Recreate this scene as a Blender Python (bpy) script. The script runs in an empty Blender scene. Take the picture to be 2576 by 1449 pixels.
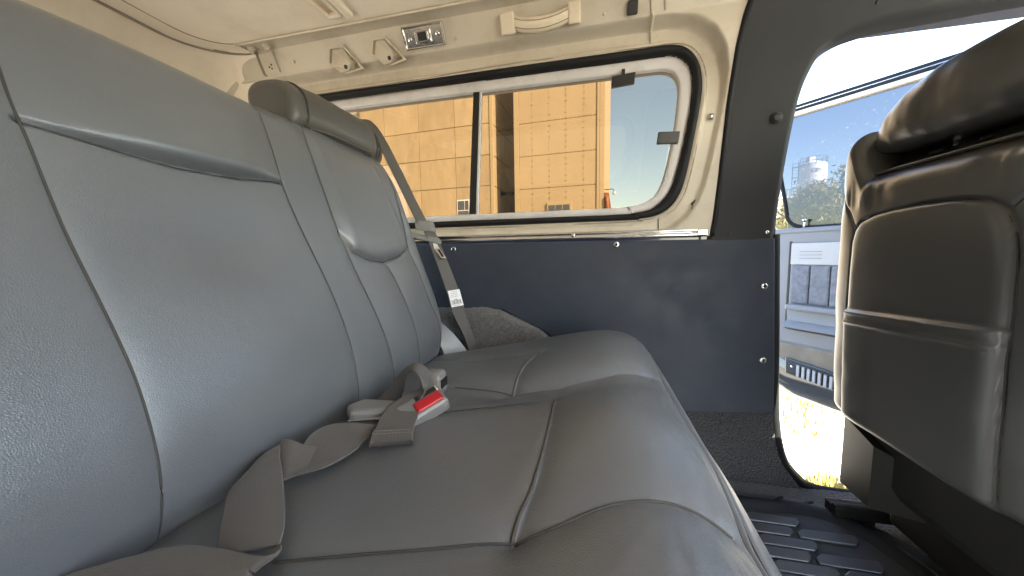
import bpy, bmesh, math, random
import numpy as np
from mathutils import Vector, Matrix
random.seed(7); rng = np.random.default_rng(7)
sc = bpy.context.scene
R = math.radians

# ------------------------------------------------------------------ camera, sky, sun, exposure
cam_d = bpy.data.cameras.new('camera'); cam = bpy.data.objects.new('camera', cam_d)
sc.collection.objects.link(cam); sc.camera = cam
cam_d.sensor_width = 36.0; cam_d.sensor_fit = 'HORIZONTAL'; cam_d.lens = 36.0*863/2576
cam_d.clip_start = 0.02; cam_d.clip_end = 5000
# rows: right, down, forward of the camera in world space
cr = Vector((0.975, 0.221, -0.016)).normalized(); cf = Vector((-0.222, 0.970, -0.097)).normalized()
cf = (cf - cr*cf.dot(cr)).normalized(); cu = cr.cross(cf)
M = Matrix((cr, cu, -cf)).transposed().to_4x4(); M.translation = Vector((0, -0.29, 1.27))
cam.matrix_world = M

SUN_AZ, SUN_EL = -35.0, 38.0      # degrees: azimuth from +X (front of the vehicle) towards +Y
world = bpy.data.worlds.new('World'); sc.world = world; world.use_nodes = True
wn = world.node_tree.nodes; wl = world.node_tree.links
bg = wn['Background']; sky = wn.new('ShaderNodeTexSky'); sky.sky_type = 'NISHITA'; sky.sun_disc = False
sky.sun_elevation = R(SUN_EL); sky.sun_rotation = R(90 - SUN_AZ); sky.air_density = 1.0; sky.dust_density = 1.5; sky.ozone_density = 1.0
wl.new(sky.outputs['Color'], bg.inputs['Color']); bg.inputs['Strength'].default_value = 0.13
sun_d = bpy.data.lights.new('sun', 'SUN'); sun = bpy.data.objects.new('sun', sun_d); sc.collection.objects.link(sun)
sun_d.energy = 5.0; sun_d.angle = R(0.5); sun_d.color = (1.0, 0.93, 0.82)
sv = Vector((math.cos(R(SUN_EL))*math.cos(R(SUN_AZ)), math.cos(R(SUN_EL))*math.sin(R(SUN_AZ)), math.sin(R(SUN_EL))))
sun.rotation_euler = sv.to_track_quat('Z', 'Y').to_euler()
sc.view_settings.view_transform = 'Standard'; sc.view_settings.look = 'None'
sc.view_settings.exposure = 3.52; sc.view_settings.gamma = 1.0; sc.view_settings.use_curve_mapping = False
sc.cycles.max_bounces = 14; sc.cycles.diffuse_bounces = 8; sc.cycles.transparent_max_bounces = 24
sc.cycles.sample_clamp_indirect = 6.0
try: sc.cycles.use_denoising = True
except Exception: pass

# ------------------------------------------------------------------ helpers
col = sc.collection
def link(o, parent=None):
    col.objects.link(o)
    if parent is not None: o.parent = parent
    return o
def tag(o, label, cat, group=None, kind=None):
    if label: o['label'] = label
    if cat: o['category'] = cat
    if group: o['group'] = group
    if kind: o['kind'] = kind
    return o
def empty(name, loc=(0,0,0), label=None, cat=None, group=None):
    o = bpy.data.objects.new(name, None); link(o); o.location = loc; o.empty_display_size = .05
    return tag(o, label, cat, group)
def mesh(name, verts, faces, mat, parent=None, smooth=False):
    me = bpy.data.meshes.new(name)
    me.from_pydata([tuple(map(float, v)) for v in verts], [], [tuple(map(int, f)) for f in faces])
    me.materials.append(mat)
    if smooth: me.polygons.foreach_set('use_smooth', [True]*len(me.polygons))
    me.update(); o = bpy.data.objects.new(name, me); link(o, parent)
    return o
def grid(name, P, mat, parent=None, smooth=True, closed=False, keep=None, flip=False):
    P = np.asarray(P); n, m = P.shape[:2]
    idx = np.arange(n*m).reshape(n, m)
    a = idx[:-1,:-1]; b = idx[:-1,1:]; c = idx[1:,1:]; d = idx[1:,:-1]
    F = np.stack([a,b,c,d], -1).reshape(-1,4)
    if closed:
        F2 = np.stack([idx[:-1,-1], idx[:-1,0], idx[1:,0], idx[1:,-1]], -1); F = np.concatenate([F, F2])
    if keep is not None: F = F[keep.reshape(-1)]
    if flip: F = F[:, ::-1]
    V = P.reshape(-1,3)
    if keep is not None:
        used = np.unique(F); rem = -np.ones(len(V), int); rem[used] = np.arange(len(used)); V = V[used]; F = rem[F]
    me = bpy.data.meshes.new(name)
    me.vertices.add(len(V)); me.vertices.foreach_set('co', V.astype(np.float32).ravel())
    me.loops.add(F.size); me.loops.foreach_set('vertex_index', F.astype(np.int32).ravel())
    me.polygons.add(len(F)); me.polygons.foreach_set('loop_start', np.arange(0, F.size, 4, dtype=np.int32))
    me.update(calc_edges=True); me.validate()
    me.polygons.foreach_set('use_smooth', np.full(len(me.polygons), smooth))
    me.materials.append(mat); me.update()
    o = bpy.data.objects.new(name, me); link(o, parent)
    return o
def bm_obj(name, bm, mat, parent=None, smooth=False):
    me = bpy.data.meshes.new(name); bm.normal_update(); bm.to_mesh(me); bm.free(); me.materials.append(mat)
    if smooth: me.polygons.foreach_set('use_smooth', [True]*len(me.polygons))
    o = bpy.data.objects.new(name, me); link(o, parent); return o
def box(name, lo, hi, mat, parent=None, bev=0.0, mtx=None, seg=2):
    bm = bmesh.new(); bmesh.ops.create_cube(bm, size=1)
    lo = Vector(lo); hi = Vector(hi); s = hi-lo; c = (lo+hi)/2
    for v in bm.verts: v.co = Vector((v.co.x*s.x, v.co.y*s.y, v.co.z*s.z)) + c
    if bev: bmesh.ops.bevel(bm, geom=bm.edges[:], offset=bev, segments=seg, profile=.5, affect='EDGES')
    if mtx is not None: bmesh.ops.transform(bm, matrix=mtx, verts=bm.verts)
    return bm_obj(name, bm, mat, parent, smooth=False)
def prism(name, pts, n, mat, parent=None, bev=0.0, smooth=False):
    """closed polygon of 3D points extruded by the vector n"""
    bm = bmesh.new(); vs = [bm.verts.new(p) for p in pts]; f = bm.faces.new(vs)
    r = bmesh.ops.extrude_face_region(bm, geom=[f]); nv = [g for g in r['geom'] if isinstance(g, bmesh.types.BMVert)]
    bmesh.ops.translate(bm, vec=Vector(n), verts=nv)
    bmesh.ops.recalc_face_normals(bm, faces=bm.faces)
    if bev: bmesh.ops.bevel(bm, geom=bm.edges[:], offset=bev, segments=2, profile=.5, affect='EDGES')
    return bm_obj(name, bm, mat, parent, smooth)
def catmull(pts, n, closed=False):
    P = np.array(pts, float); k = len(P)
    if closed: P = np.vstack([P[-1], P, P[0], P[1]]); segs = k
    else: P = np.vstack([2*P[0]-P[1], P, 2*P[-1]-P[-2]]); segs = k-1
    out = []
    per = max(2, n//segs)
    for i in range(segs):
        p0,p1,p2,p3 = P[i:i+4]
        for t in np.arange(per)/per:
            out.append(.5*((2*p1)+(-p0+p2)*t+(2*p0-5*p1+4*p2-p3)*t*t+(-p0+3*p1-3*p2+p3)*t**3))
    if not closed: out.append(P[-2])
    return np.array(out)
def resample(P, n):
    P = np.asarray(P, float); d = np.r_[0, np.cumsum(np.linalg.norm(np.diff(P, axis=0), axis=1))]
    t = np.linspace(0, d[-1], n); return np.stack([np.interp(t, d, P[:,k]) for k in range(P.shape[1])], 1)
def tube(name, pts, r, mat, parent=None, seg=10, closed=False, sy=1.0, radii=None):
    P = np.asarray(pts, float); n = len(P); rings = []
    up = np.array([0,0,1.0])
    for i in range(n):
        a = P[(i-1)%n] if (closed or i>0) else P[i]; b = P[(i+1)%n] if (closed or i<n-1) else P[i]
        t = b-a; t /= (np.linalg.norm(t)+1e-9)
        u = np.cross(t, up); 
        if np.linalg.norm(u) < .05: u = np.cross(t, [1,0,0])
        u /= np.linalg.norm(u); v = np.cross(u, t)
        rr = r if radii is None else radii[i]
        rings.append([P[i] + rr*(math.cos(2*math.pi*k/seg)*u + sy*math.sin(2*math.pi*k/seg)*v) for k in range(seg)])
    V = [p for ring in rings for p in ring]; F = []
    for i in range(n if closed else n-1):
        j = (i+1)%n
        for k in range(seg):
            F.append((i*seg+k, i*seg+(k+1)%seg, j*seg+(k+1)%seg, j*seg+k))
    if not closed: F.append(tuple(range(seg))[::-1]); F.append(tuple((n-1)*seg+k for k in range(seg)))
    return mesh(name, V, F, mat, parent, smooth=True)
def frame_mtx(o, x, y, z):
    m = Matrix((Vector(x), Vector(y), Vector(z))).transposed().to_4x4(); m.translation = Vector(o); return m
def disc(name, center, normal, r, h, mat, parent=None, seg=16, dome=0.0):
    """a small round head standing on a surface"""
    n = Vector(normal).normalized(); u = n.orthogonal().normalized(); v = n.cross(u); c = Vector(center)
    V = []; F = []; rings = [(1.0, 0), (1.0, h*.6), (.8, h), (.35, h+dome)]
    for rr, hh in rings:
        for k in range(seg):
            a = 2*math.pi*k/seg; V.append(c + u*(rr*r*math.cos(a)) + v*(rr*r*math.sin(a)) + n*hh)
    for i in range(len(rings)-1):
        for k in range(seg): F.append((i*seg+k, i*seg+(k+1)%seg, (i+1)*seg+(k+1)%seg, (i+1)*seg+k))
    F.append(tuple((len(rings)-1)*seg+k for k in range(seg)))
    return mesh(name, V, F, mat, parent, smooth=True)
def pdist(Y, Z, poly, closed=False):
    """distance of every point (Y,Z) to a polyline"""
    pts = np.array(poly, float)
    if closed: pts = np.vstack([pts, pts[:1]])
    D = np.full(Y.shape, 1e9)
    for (ax, ay), (bx, by) in zip(pts[:-1], pts[1:]):
        dx, dy = bx-ax, by-ay; L = dx*dx+dy*dy+1e-12
        t = np.clip(((Y-ax)*dx+(Z-ay)*dy)/L, 0, 1)
        D = np.minimum(D, np.hypot(Y-ax-t*dx, Z-ay-t*dy))
    return D
def inside(X, Z, poly):
    r = np.zeros(X.shape, bool); n = len(poly); j = n-1
    for i in range(n):
        xi, zi = poly[i]; xj, zj = poly[j]
        c = ((zi > Z) != (zj > Z)) & (X < (xj-xi)*(Z-zi)/((zj-zi) if zj != zi else 1e-9)+xi)
        r ^= c; j = i
    return r
def sstep(a, b, x): t = np.clip((x-a)/(b-a), 0, 1); return t*t*(3-2*t)
def fbm(X, Y, seed=0, octs=4, f=1.0):
    """cheap smooth value noise for shape irregularities"""
    g = np.random.default_rng(seed); out = np.zeros(np.broadcast(X, Y).shape); a = 1.0
    for o in range(octs):
        T = g.random((64, 64))*2-1; x = X*f+g.random()*50; y = Y*f+g.random()*50
        xi = np.floor(x).astype(int); yi = np.floor(y).astype(int); fx = x-xi; fy = y-yi
        fx = fx*fx*(3-2*fx); fy = fy*fy*(3-2*fy)
        v = (T[xi%64,yi%64]*(1-fx)+T[(xi+1)%64,yi%64]*fx)*(1-fy)+(T[xi%64,(yi+1)%64]*(1-fx)+T[(xi+1)%64,(yi+1)%64]*fx)*fy
        out = out+a*v; a *= .5; f *= 2
    return out

# ------------------------------------------------------------------ materials
def material(name, color, rough=.5, metal=0.0, spec=.5, var=.0, var_scale=8, bump=0.0, bump_scale=200, bump2=0.0, bump2_scale=30,
             kind='noise', dirt=None, dirt_scale=6, dirt_amt=.0, sheen=0.0, coat=0.0, stretch=(1,1,1), rough_var=0.0):
    m = bpy.data.materials.new(name); m.use_nodes = True; N = m.node_tree.nodes; L = m.node_tree.links
    p = N['Principled BSDF']; p.inputs['Base Color'].default_value = (*color, 1); p.inputs['Roughness'].default_value = rough
    p.inputs['Metallic'].default_value = metal; p.inputs['Specular IOR Level'].default_value = spec
    p.inputs['Coat Weight'].default_value = coat; p.inputs['Sheen Weight'].default_value = sheen
    tc = N.new('ShaderNodeTexCoord'); mp = N.new('ShaderNodeMapping'); mp.inputs['Scale'].default_value = stretch
    L.new(tc.outputs['Object'], mp.inputs['Vector']); vec = mp.outputs['Vector']
    out_col = None
    if var:
        nz = N.new('ShaderNodeTexNoise'); nz.inputs['Scale'].default_value = var_scale; nz.inputs['Detail'].default_value = 6
        L.new(vec, nz.inputs['Vector'])
        mr = N.new('ShaderNodeMapRange'); mr.inputs['From Min'].default_value = .25; mr.inputs['From Max'].default_value = .75
        mr.inputs['To Min'].default_value = 1-var; mr.inputs['To Max'].default_value = 1+var; L.new(nz.outputs['Fac'], mr.inputs['Value'])
        mx = N.new('ShaderNodeMix'); mx.data_type = 'RGBA'; mx.blend_type = 'MULTIPLY'; mx.inputs[0].default_value = 1
        mx.inputs[6].default_value = (*color, 1); L.new(mr.outputs['Result'], mx.inputs[7]); out_col = mx.outputs[2]
    if dirt is not None:
        nz = N.new('ShaderNodeTexNoise'); nz.inputs['Scale'].default_value = dirt_scale; nz.inputs['Detail'].default_value = 10; nz.inputs['Roughness'].default_value = .7
        L.new(vec, nz.inputs['Vector'])
        mr = N.new('ShaderNodeMapRange'); mr.inputs['From Min'].default_value = .5; mr.inputs['From Max'].default_value = .78
        mr.inputs['To Min'].default_value = 0; mr.inputs['To Max'].default_value = dirt_amt; L.new(nz.outputs['Fac'], mr.inputs['Value'])
        mx = N.new('ShaderNodeMix'); mx.data_type = 'RGBA'; L.new(mr.outputs['Result'], mx.inputs[0])
        if out_col is not None: L.new(out_col, mx.inputs[6])
        else: mx.inputs[6].default_value = (*color, 1)
        mx.inputs[7].default_value = (*dirt, 1); out_col = mx.outputs[2]
    if out_col is not None: L.new(out_col, p.inputs['Base Color'])
    if rough_var:
        nz = N.new('ShaderNodeTexNoise'); nz.inputs['Scale'].default_value = 14; nz.inputs['Detail'].default_value = 8; L.new(vec, nz.inputs['Vector'])
        mr = N.new('ShaderNodeMapRange'); mr.inputs['From Min'].default_value = .3; mr.inputs['From Max'].default_value = .7
        mr.inputs['To Min'].default_value = rough-rough_var; mr.inputs['To Max'].default_value = rough+rough_var
        L.new(nz.outputs['Fac'], mr.inputs['Value']); L.new(mr.outputs['Result'], p.inputs['Roughness'])
    nrm = None
    for amt, s, kd in ((bump, bump_scale, kind), (bump2, bump2_scale, 'noise')):
        if not amt: continue
        if kd == 'voronoi':
            t = N.new('ShaderNodeTexVoronoi'); t.feature = 'DISTANCE_TO_EDGE'; t.inputs['Scale'].default_value = s; o = t.outputs['Distance']
        else:
            t = N.new('ShaderNodeTexNoise'); t.inputs['Scale'].default_value = s; t.inputs['Detail'].default_value = 4; o = t.outputs['Fac']
        L.new(vec, t.inputs['Vector'])
        b = N.new('ShaderNodeBump'); b.inputs['Strength'].default_value = amt; b.inputs['Distance'].default_value = .01 if kd == 'noise' else .004
        L.new(o, b.inputs['Height'])
        if nrm is not None: L.new(nrm, b.inputs['Normal'])
        nrm = b.outputs['Normal']
    if nrm is not None: L.new(nrm, p.inputs['Normal'])
    return m
def glass(name, tint, gloss=.06, spots=None, spot_scale=60, spot_thr=.35, spot_amt=.6, region=None, film=0.0):
    m = bpy.data.materials.new(name); m.use_nodes = True; N = m.node_tree.nodes; L = m.node_tree.links
    N.remove(N['Principled BSDF']); out = N['Material Output']
    tr = N.new('ShaderNodeBsdfTransparent'); tr.inputs['Color'].default_value = (*tint, 1)
    gl = N.new('ShaderNodeBsdfGlossy'); gl.inputs['Roughness'].default_value = .02; gl.inputs['Color'].default_value = (1,1,1,1)
    fr = N.new('ShaderNodeFresnel'); fr.inputs['IOR'].default_value = 1.45
    mx = N.new('ShaderNodeMixShader'); L.new(fr.outputs['Fac'], mx.inputs['Fac']); L.new(tr.outputs[0], mx.inputs[1]); L.new(gl.outputs[0], mx.inputs[2])
    cur = mx.outputs[0]
    if spots is not None:
        tc = N.new('ShaderNodeTexCoord'); nz = N.new('ShaderNodeTexNoise'); nz.inputs['Scale'].default_value = spot_scale; nz.inputs['Detail'].default_value = 5; nz.inputs['Roughness'].default_value = .65
        L.new(tc.outputs['Object'], nz.inputs['Vector'])
        mr = N.new('ShaderNodeMapRange'); mr.inputs['From Min'].default_value = spot_thr; mr.inputs['From Max'].default_value = spot_thr+.1
        mr.inputs['To Min'].default_value = film; mr.inputs['To Max'].default_value = spot_amt; L.new(nz.outputs['Fac'], mr.inputs['Value'])
        fac = mr.outputs['Result']
        if region is not None:
            n2 = N.new('ShaderNodeTexNoise'); n2.inputs['Scale'].default_value = region; n2.inputs['Detail'].default_value = 3; L.new(tc.outputs['Object'], n2.inputs['Vector'])
            m2 = N.new('ShaderNodeMapRange'); m2.inputs['From Min'].default_value = .47; m2.inputs['From Max'].default_value = .53; L.new(n2.outputs['Fac'], m2.inputs['Value'])
            mm = N.new('ShaderNodeMath'); mm.operation = 'MULTIPLY'; L.new(fac, mm.inputs[0]); L.new(m2.outputs['Result'], mm.inputs[1]); fac = mm.outputs[0]
        df = N.new('ShaderNodeBsdfDiffuse'); df.inputs['Color'].default_value = (*spots, 1)
        tl = N.new('ShaderNodeBsdfTranslucent'); tl.inputs['Color'].default_value = (*spots, 1)
        md = N.new('ShaderNodeMixShader'); md.inputs[0].default_value = .5; L.new(df.outputs[0], md.inputs[1]); L.new(tl.outputs[0], md.inputs[2])
        ms = N.new('ShaderNodeMixShader'); L.new(fac, ms.inputs[0]); L.new(cur, ms.inputs[1]); L.new(md.outputs[0], ms.inputs[2]); cur = ms.outputs[0]
    L.new(cur, out.inputs['Surface'])
    return m

LEATHER = dict(rough=.275, spec=.8, var=.08, var_scale=6, bump=.16, bump_scale=560, kind='voronoi', bump2=.035, bump2_scale=70)
m_leather = material('grey_leather', (.120,.129,.143), **LEATHER)
m_leather_dark = material('charcoal_leather', (.066,.064,.061), rough=.31, spec=.7, var=.06, var_scale=6, bump=.07, bump_scale=800, kind='voronoi', bump2=.03, bump2_scale=14)
m_saddle = material('black_vinyl', (.022,.021,.021), rough=.5, spec=.25, bump=.1, bump_scale=400, kind='voronoi')
m_headrest = material('dark_grey_leather', (.075,.072,.068), rough=.35, var=.06, bump=.15, bump_scale=420, kind='voronoi')
m_thread = material('grey_thread', (.16,.15,.14), rough=.8)
m_seam = material('seam_shadow_cord', (.05,.048,.045), rough=.8)  # dark joint colour; on the seat cords it stands in for groove shade
m_beige = material('cream_paint', (.56,.495,.39), rough=.42, var=.05, var_scale=7, bump=.03, bump_scale=120, bump2=.03, bump2_scale=14, dirt=(.26,.20,.13), dirt_scale=9, dirt_amt=.5)
m_beige2 = material('cream_fibreglass', (.82,.72,.58), rough=.5, var=.06, var_scale=4, bump=.08, bump_scale=160, bump2=.06, bump2_scale=10, dirt=(.36,.29,.20), dirt_scale=5, dirt_amt=.3)
m_handle = material('cream_vinyl', (.70,.60,.45), rough=.4, var=.06, dirt=(.35,.2,.1), dirt_amt=.4, dirt_scale=25)
m_rubber = material('black_rubber', (.014,.014,.015), rough=.6, spec=.2, var=.2, var_scale=12, bump=.05, bump_scale=90)
m_gasket = material('grey_gasket', (.27,.225,.17), rough=.8, var=.2)  # brown line colour; along the roof it carries the painted groove shadows
m_frame = material('silver_grey_frame_paint', (.60,.575,.56), rough=.38, var=.06, dirt=(.25,.2,.18), dirt_scale=20, dirt_amt=.4)
m_vinyl = material('navy_grey_vinyl', (.034,.041,.057), rough=.55, spec=.3, rough_var=.12, dirt=(.065,.075,.095), dirt_scale=17, dirt_amt=.3, var=.12, var_scale=5, bump=.12, bump_scale=500, kind='voronoi', bump2=.05, bump2_scale=8)
m_trim = material('charcoal_plastic_trim', (.026,.026,.027), rough=.6, spec=.25, var=.08, var_scale=10, bump=.10, bump_scale=600, kind='voronoi')
m_chrome = material('chrome', (.8,.79,.77), rough=.14, metal=1.0, var=.1, var_scale=30, bump=.02, bump_scale=60)
m_steel = material('screw_steel', (.7,.68,.64), rough=.25, metal=1.0)
m_carpet = material('grey_carpet', (.125,.117,.113), rough=1.0, spec=.1, var=.45, var_scale=140, bump=.9, bump_scale=260, sheen=.3)
m_carpet_dark = material('charcoal_carpet', (.045,.044,.046), rough=1.0, spec=.1, var=.5, var_scale=150, bump=.9, bump_scale=240, sheen=.3)
m_mat = material('rubber_mat', (.050,.051,.055), rough=.32, spec=.65, var=.15, var_scale=12, bump=.06, bump_scale=200, dirt=(.2,.18,.15), dirt_amt=.25)
m_matwell = material('mat_groove_shade', (.03,.028,.028), rough=.6)  # darker sheet colour paints in the depth shade between the treads
m_belt = material('grey_webbing', (.075,.070,.066), rough=.6, var=.10, var_scale=300, bump=.15, bump_scale=1400, stretch=(1,1,1), sheen=.15)
m_plastic = material('grey_plastic', (.17,.168,.165), rough=.35, var=.04)
m_black = material('black_plastic', (.014,.013,.013), rough=.35)
m_red = material('red_button', (.42,.012,.022), rough=.28)
m_label = material('white_label', (.75,.77,.78), rough=.5)
m_ink = material('label_ink', (.12,.13,.15), rough=.6)
m_doorpaint = material('door_vinyl_pale', (.185,.19,.21), rough=.4, var=.06, var_scale=5)
m_doorcloth = material('door_cloth', (.17,.18,.21), rough=.9, var=.25, var_scale=60, bump=.3, bump_scale=300)
m_doorwhite = material('door_white_insert', (.38,.38,.40), rough=.35, var=.04)
m_gloss = material('black_gloss_paint', (.012,.013,.016), rough=.05, coat=1.0)
m_tan = material('door_tan_reflection', (.16,.135,.11), rough=.25, var=.25, var_scale=18)  # tan colour stands in for ground reflected in the lower door
m_body = material('vehicle_body_paint', (.03,.04,.07), rough=.2, coat=.6)
m_dash = material('dash_vinyl', (.09,.09,.09), rough=.6)
m_basket = material('dark_grey_plastic', (.024,.023,.022), rough=.42, spec=.3, var=.1)
m_rail = material('dark_brown_rail', (.012,.010,.009), rough=.5, spec=.25)
m_leafy = material('yellow_leaf', (.42,.36,.04), rough=.6, var=.2)
m_glass_side = glass('tinted_glass', (.175,.143,.10), spots=(.02,.02,.02), spot_scale=150, spot_thr=.70, spot_amt=.9, region=4)
m_glass_door = glass('door_glass', (.31,.31,.325), spots=(.75,.78,.8), spot_scale=85, spot_thr=.60, spot_amt=.20, region=5, film=.0)
m_glass_clear = glass('clear_glass', (.82,.86,.84))

# ------------------------------------------------------------------ ground and outdoor setting
def ground():
    m = bpy.data.materials.new('dry_gravel'); m.use_nodes = True; N = m.node_tree.nodes; L = m.node_tree.links; p = N['Principled BSDF']
    p.inputs['Roughness'].default_value = .95
    tc = N.new('ShaderNodeTexCoord')
    v = N.new('ShaderNodeTexVoronoi'); v.inputs['Scale'].default_value = 45; L.new(tc.outputs['Object'], v.inputs['Vector'])
    nz = N.new('ShaderNodeTexNoise'); nz.inputs['Scale'].default_value = 1.6; nz.inputs['Detail'].default_value = 8; L.new(tc.outputs['Object'], nz.inputs['Vector'])
    r1 = N.new('ShaderNodeValToRGB'); r1.color_ramp.elements[0].color = (.33,.30,.25,1); r1.color_ramp.elements[1].color = (.50,.46,.39,1)
    L.new(v.outputs['Color'], r1.inputs['Fac'])
    r2 = N.new('ShaderNodeValToRGB'); r2.color_ramp.elements[0].position = .52; r2.color_ramp.elements[1].position = .66
    L.new(nz.outputs['Fac'], r2.inputs['Fac'])
    mx = N.new('ShaderNodeMix'); mx.data_type = 'RGBA'; L.new(r2.outputs['Color'], mx.inputs[0]); L.new(r1.outputs['Color'], mx.inputs[6]); mx.inputs[7].default_value = (.26,.22,.09,1)
    L.new(mx.outputs[2], p.inputs['Base Color'])
    b = N.new('ShaderNodeBump'); b.inputs['Strength'].default_value = .6; b.inputs['Distance'].default_value = .02; L.new(v.outputs['Distance'], b.inputs['Height']); L.new(b.outputs['Normal'], p.inputs['Normal'])
    n = 41; s = np.sign(np.linspace(-1,1,n))*np.abs(np.linspace(-1,1,n))**3*2500
    X, Y = np.meshgrid(s, s, indexing='ij')
    o = grid('ground', np.stack([X, Y, np.zeros_like(X)], -1), m); o['kind'] = 'structure'
ground()
def grass_tuft(x, y, r, n, h, mat, label):
    V = []; F = []
    for i in range(n):
        a = random.uniform(0, 2*math.pi); q = r*math.sqrt(random.random()); px, py = x+q*math.cos(a), y+q*math.sin(a)
        hh = h*random.uniform(.5, 1.1)*(1-.5*q/r); lean = random.uniform(.1,.6)*hh; la = a+random.uniform(-.8,.8); w = random.uniform(.003,.006)
        wx, wy = -math.sin(la)*w, math.cos(la)*w; b = len(V)
        V += [(px-wx,py-wy,0),(px+wx,py+wy,0),(px+wx*.7+lean*.4*math.cos(la),py+wy*.7+lean*.4*math.sin(la),hh*.6),(px-wx*.7+lean*.4*math.cos(la),py-wy*.7+lean*.4*math.sin(la),hh*.6),(px+lean*math.cos(la),py+lean*math.sin(la),hh)]
        F += [(b,b+1,b+2,b+3),(b+3,b+2,b+4)]
    o = mesh('grass_tuft', V, F, mat); return tag(o, label, 'grass', 'dry grass tufts outside the open door', 'stuff')
m_grass = material('dry_yellow_grass', (.21,.17,.04), rough=.8, var=.3, var_scale=20)
for (x, y, r, n, h, l) in [(1.18,1.62,.17,520,.17,'dry yellow grass tuft on gravel close to the seat base'),(1.02,1.95,.10,110,.08,'low dry grass patch on gravel outside the door'),
        (1.6,2.75,.45,380,.11,'long band of yellow grass under the open door'),(2.4,4.2,.9,1200,.14,'far dry grass on the gravel lot')]:
    grass_tuft(x, y, r, n, h, m_grass, l)

# building -------------------------------------------------------
BTH = R(-3.93); E1 = Vector((math.cos(BTH), math.sin(BTH), 0)); E2 = Vector((-math.sin(BTH), math.cos(BTH), 0)); BQ = Vector((0, 27, 0))
BM = frame_mtx(BQ, E1, E2, (0,0,1))
m_panel = material('tan_concrete_panel', (.315,.235,.135), rough=.85, var=.14, var_scale=2.2, bump=1.0, bump_scale=9, bump2=1.0, bump2_scale=2.0, dirt=(.30,.21,.11), dirt_scale=1.1, dirt_amt=.35, stretch=(1,1,.35))
m_sheet = material('tan_steel_sheet', (.315,.235,.135), rough=.7, var=.06, var_scale=.7, bump=.15, bump_scale=3, dirt=(.30,.21,.11), dirt_scale=.8, dirt_amt=.3, stretch=(1,1,.4))
m_panels = [m_panel] + [material('tan_concrete_panel', tuple(np.array((.315,.235,.135))*f), rough=.85, var=.16, var_scale=1.6, bump=1.0, bump_scale=9, bump2=1.0, bump2_scale=2.0, dirt=(.22,.155,.085), dirt_scale=1.4, dirt_amt=.45, stretch=(1,1,.3)) for f in (.92,1.05,.98)]
m_joint = material('building_joint', (.20,.14,.075), rough=.9)
m_rust = material('rusty_iron', (.20,.075,.03), rough=.8, var=.4, var_scale=6)
m_winglass = material('dusty_window', (.06,.065,.07), rough=.2)
m_grey_wall = material('grey_wall', (.30,.285,.25), rough=.9, var=.1, var_scale=.5)
def bbox(name, lo, hi, mat, parent, bev=0.0):
    return box(name, lo, hi, mat, parent, bev, BM)
bl = empty('tan_panel_building', (0,0,0), 'tan building block of large square concrete panels seen through left of side window', 'building')
wall_l = bbox('wall', (-20.6, .06, 0), (-7.95, 6.7, 24), m_joint, bl)
cols_l = [-20.56,-17.99,-14.55,-11.15,-7.95]; rows_l = [-0.4,2.05,4.5,6.97,9.43,11.9,14.35,16.8,19.2,21.6,24.0]
for i in range(4):
    for j in range(10):
        z0 = max(0.02, rows_l[j]+.03); jt = random.uniform(-.012,.012)
        bbox('panel', (cols_l[i]+.018, jt, z0), (cols_l[i+1]-.018, .11, rows_l[j+1]-.02), random.choice(m_panels), wall_l, .015)
for j in range(10):   # return face panels
    for k in range(4):
        y0 = .13+k*1.62
        bbox('panel', (-7.96, y0+.02, max(.02, rows_l[j]+.03)), (-7.86, y0+1.60, rows_l[j+1]-.03), m_panel, wall_l, .012)
bbox('corner_post', (-8.02,-.06,0), (-7.72,.12,24.1), m_sheet, bl, .02)
wn_ = bbox('window', (-11.1,-.05,4.2), (-9.95,.1,5.95), m_frame, bl)
for (a0,a1,z0,z1) in ((-11.02,-10.42,5.1,5.85),(-10.36,-10.03,5.1,5.85),(-11.02,-10.03,4.3,5.02)):
    bbox('pane', (a0,-.07,z0),(a1,.0,z1), m_winglass, wn_)
br = empty('riveted_steel_building', (0,0,0), 'tan riveted steel building block with bright corner beside the blue sky', 'building')
wall_r = bbox('wall', (-5.95,.05,0), (.93,.9,24), m_joint, br); bbox('rear_wing', (-1.5,.9,0), (.93,22,23.9), m_sheet, br)
cols_r = [-5.55,-4.51,-3.15,-1.86,-.52,.42]; rows_r = [-1.0,1.45,3.95,6.44,8.96,11.47,14.0,16.5,19,21.5,24]
for i in range(5):
    for j in range(10):
        jt = random.uniform(-.006,.006)
        bbox('sheet', (cols_r[i]+.002, jt, max(.02, rows_r[j]+.014)), (cols_r[i+1]-.002, .1, rows_r[j+1]-.014), m_sheet, wall_r, .006)
riv = []
bmv = bmesh.new()
for c in cols_r[1:5]:
    for z in np.arange(.6, 24, .42):
        for dx in (-.05,.05)[:1+(random.random()<.6)]: bmesh.ops.create_cube(bmv, size=1, matrix=BM@Matrix.Translation((c+dx*.8,-.008,z))@Matrix.Diagonal((.03,.035,.07,1)))
for z in rows_r[1:]:
    for a in np.arange(-5.4,.4,.3): bmesh.ops.create_cube(bmv, size=1, matrix=BM@Matrix.Translation((a,-.012,z+.05))@Matrix.Diagonal((.05,.035,.05,1)))
rv = bm_obj('rivet_rows', bmv, m_joint, wall_r); rv['kind'] = 'stuff'
bbox('corner_post', (-5.98,-.05,0), (-5.57,.12,24.1), m_sheet, br, .02)
bbox('corner_post', (.44,-.07,0), (.62,.10,24.1), m_sheet, br, .02)
bbox('side_wall', (.93,.02,0), (1.0,22,24.05), m_sheet, br)
bbox('end_strip', (.64,-.04,0), (.99,.06,24.05), m_sheet, br, .01)
wn_ = bbox('window', (-3.33,-.16,3.2), (-1.40,.08,5.30), m_sheet, br, .02)
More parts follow.
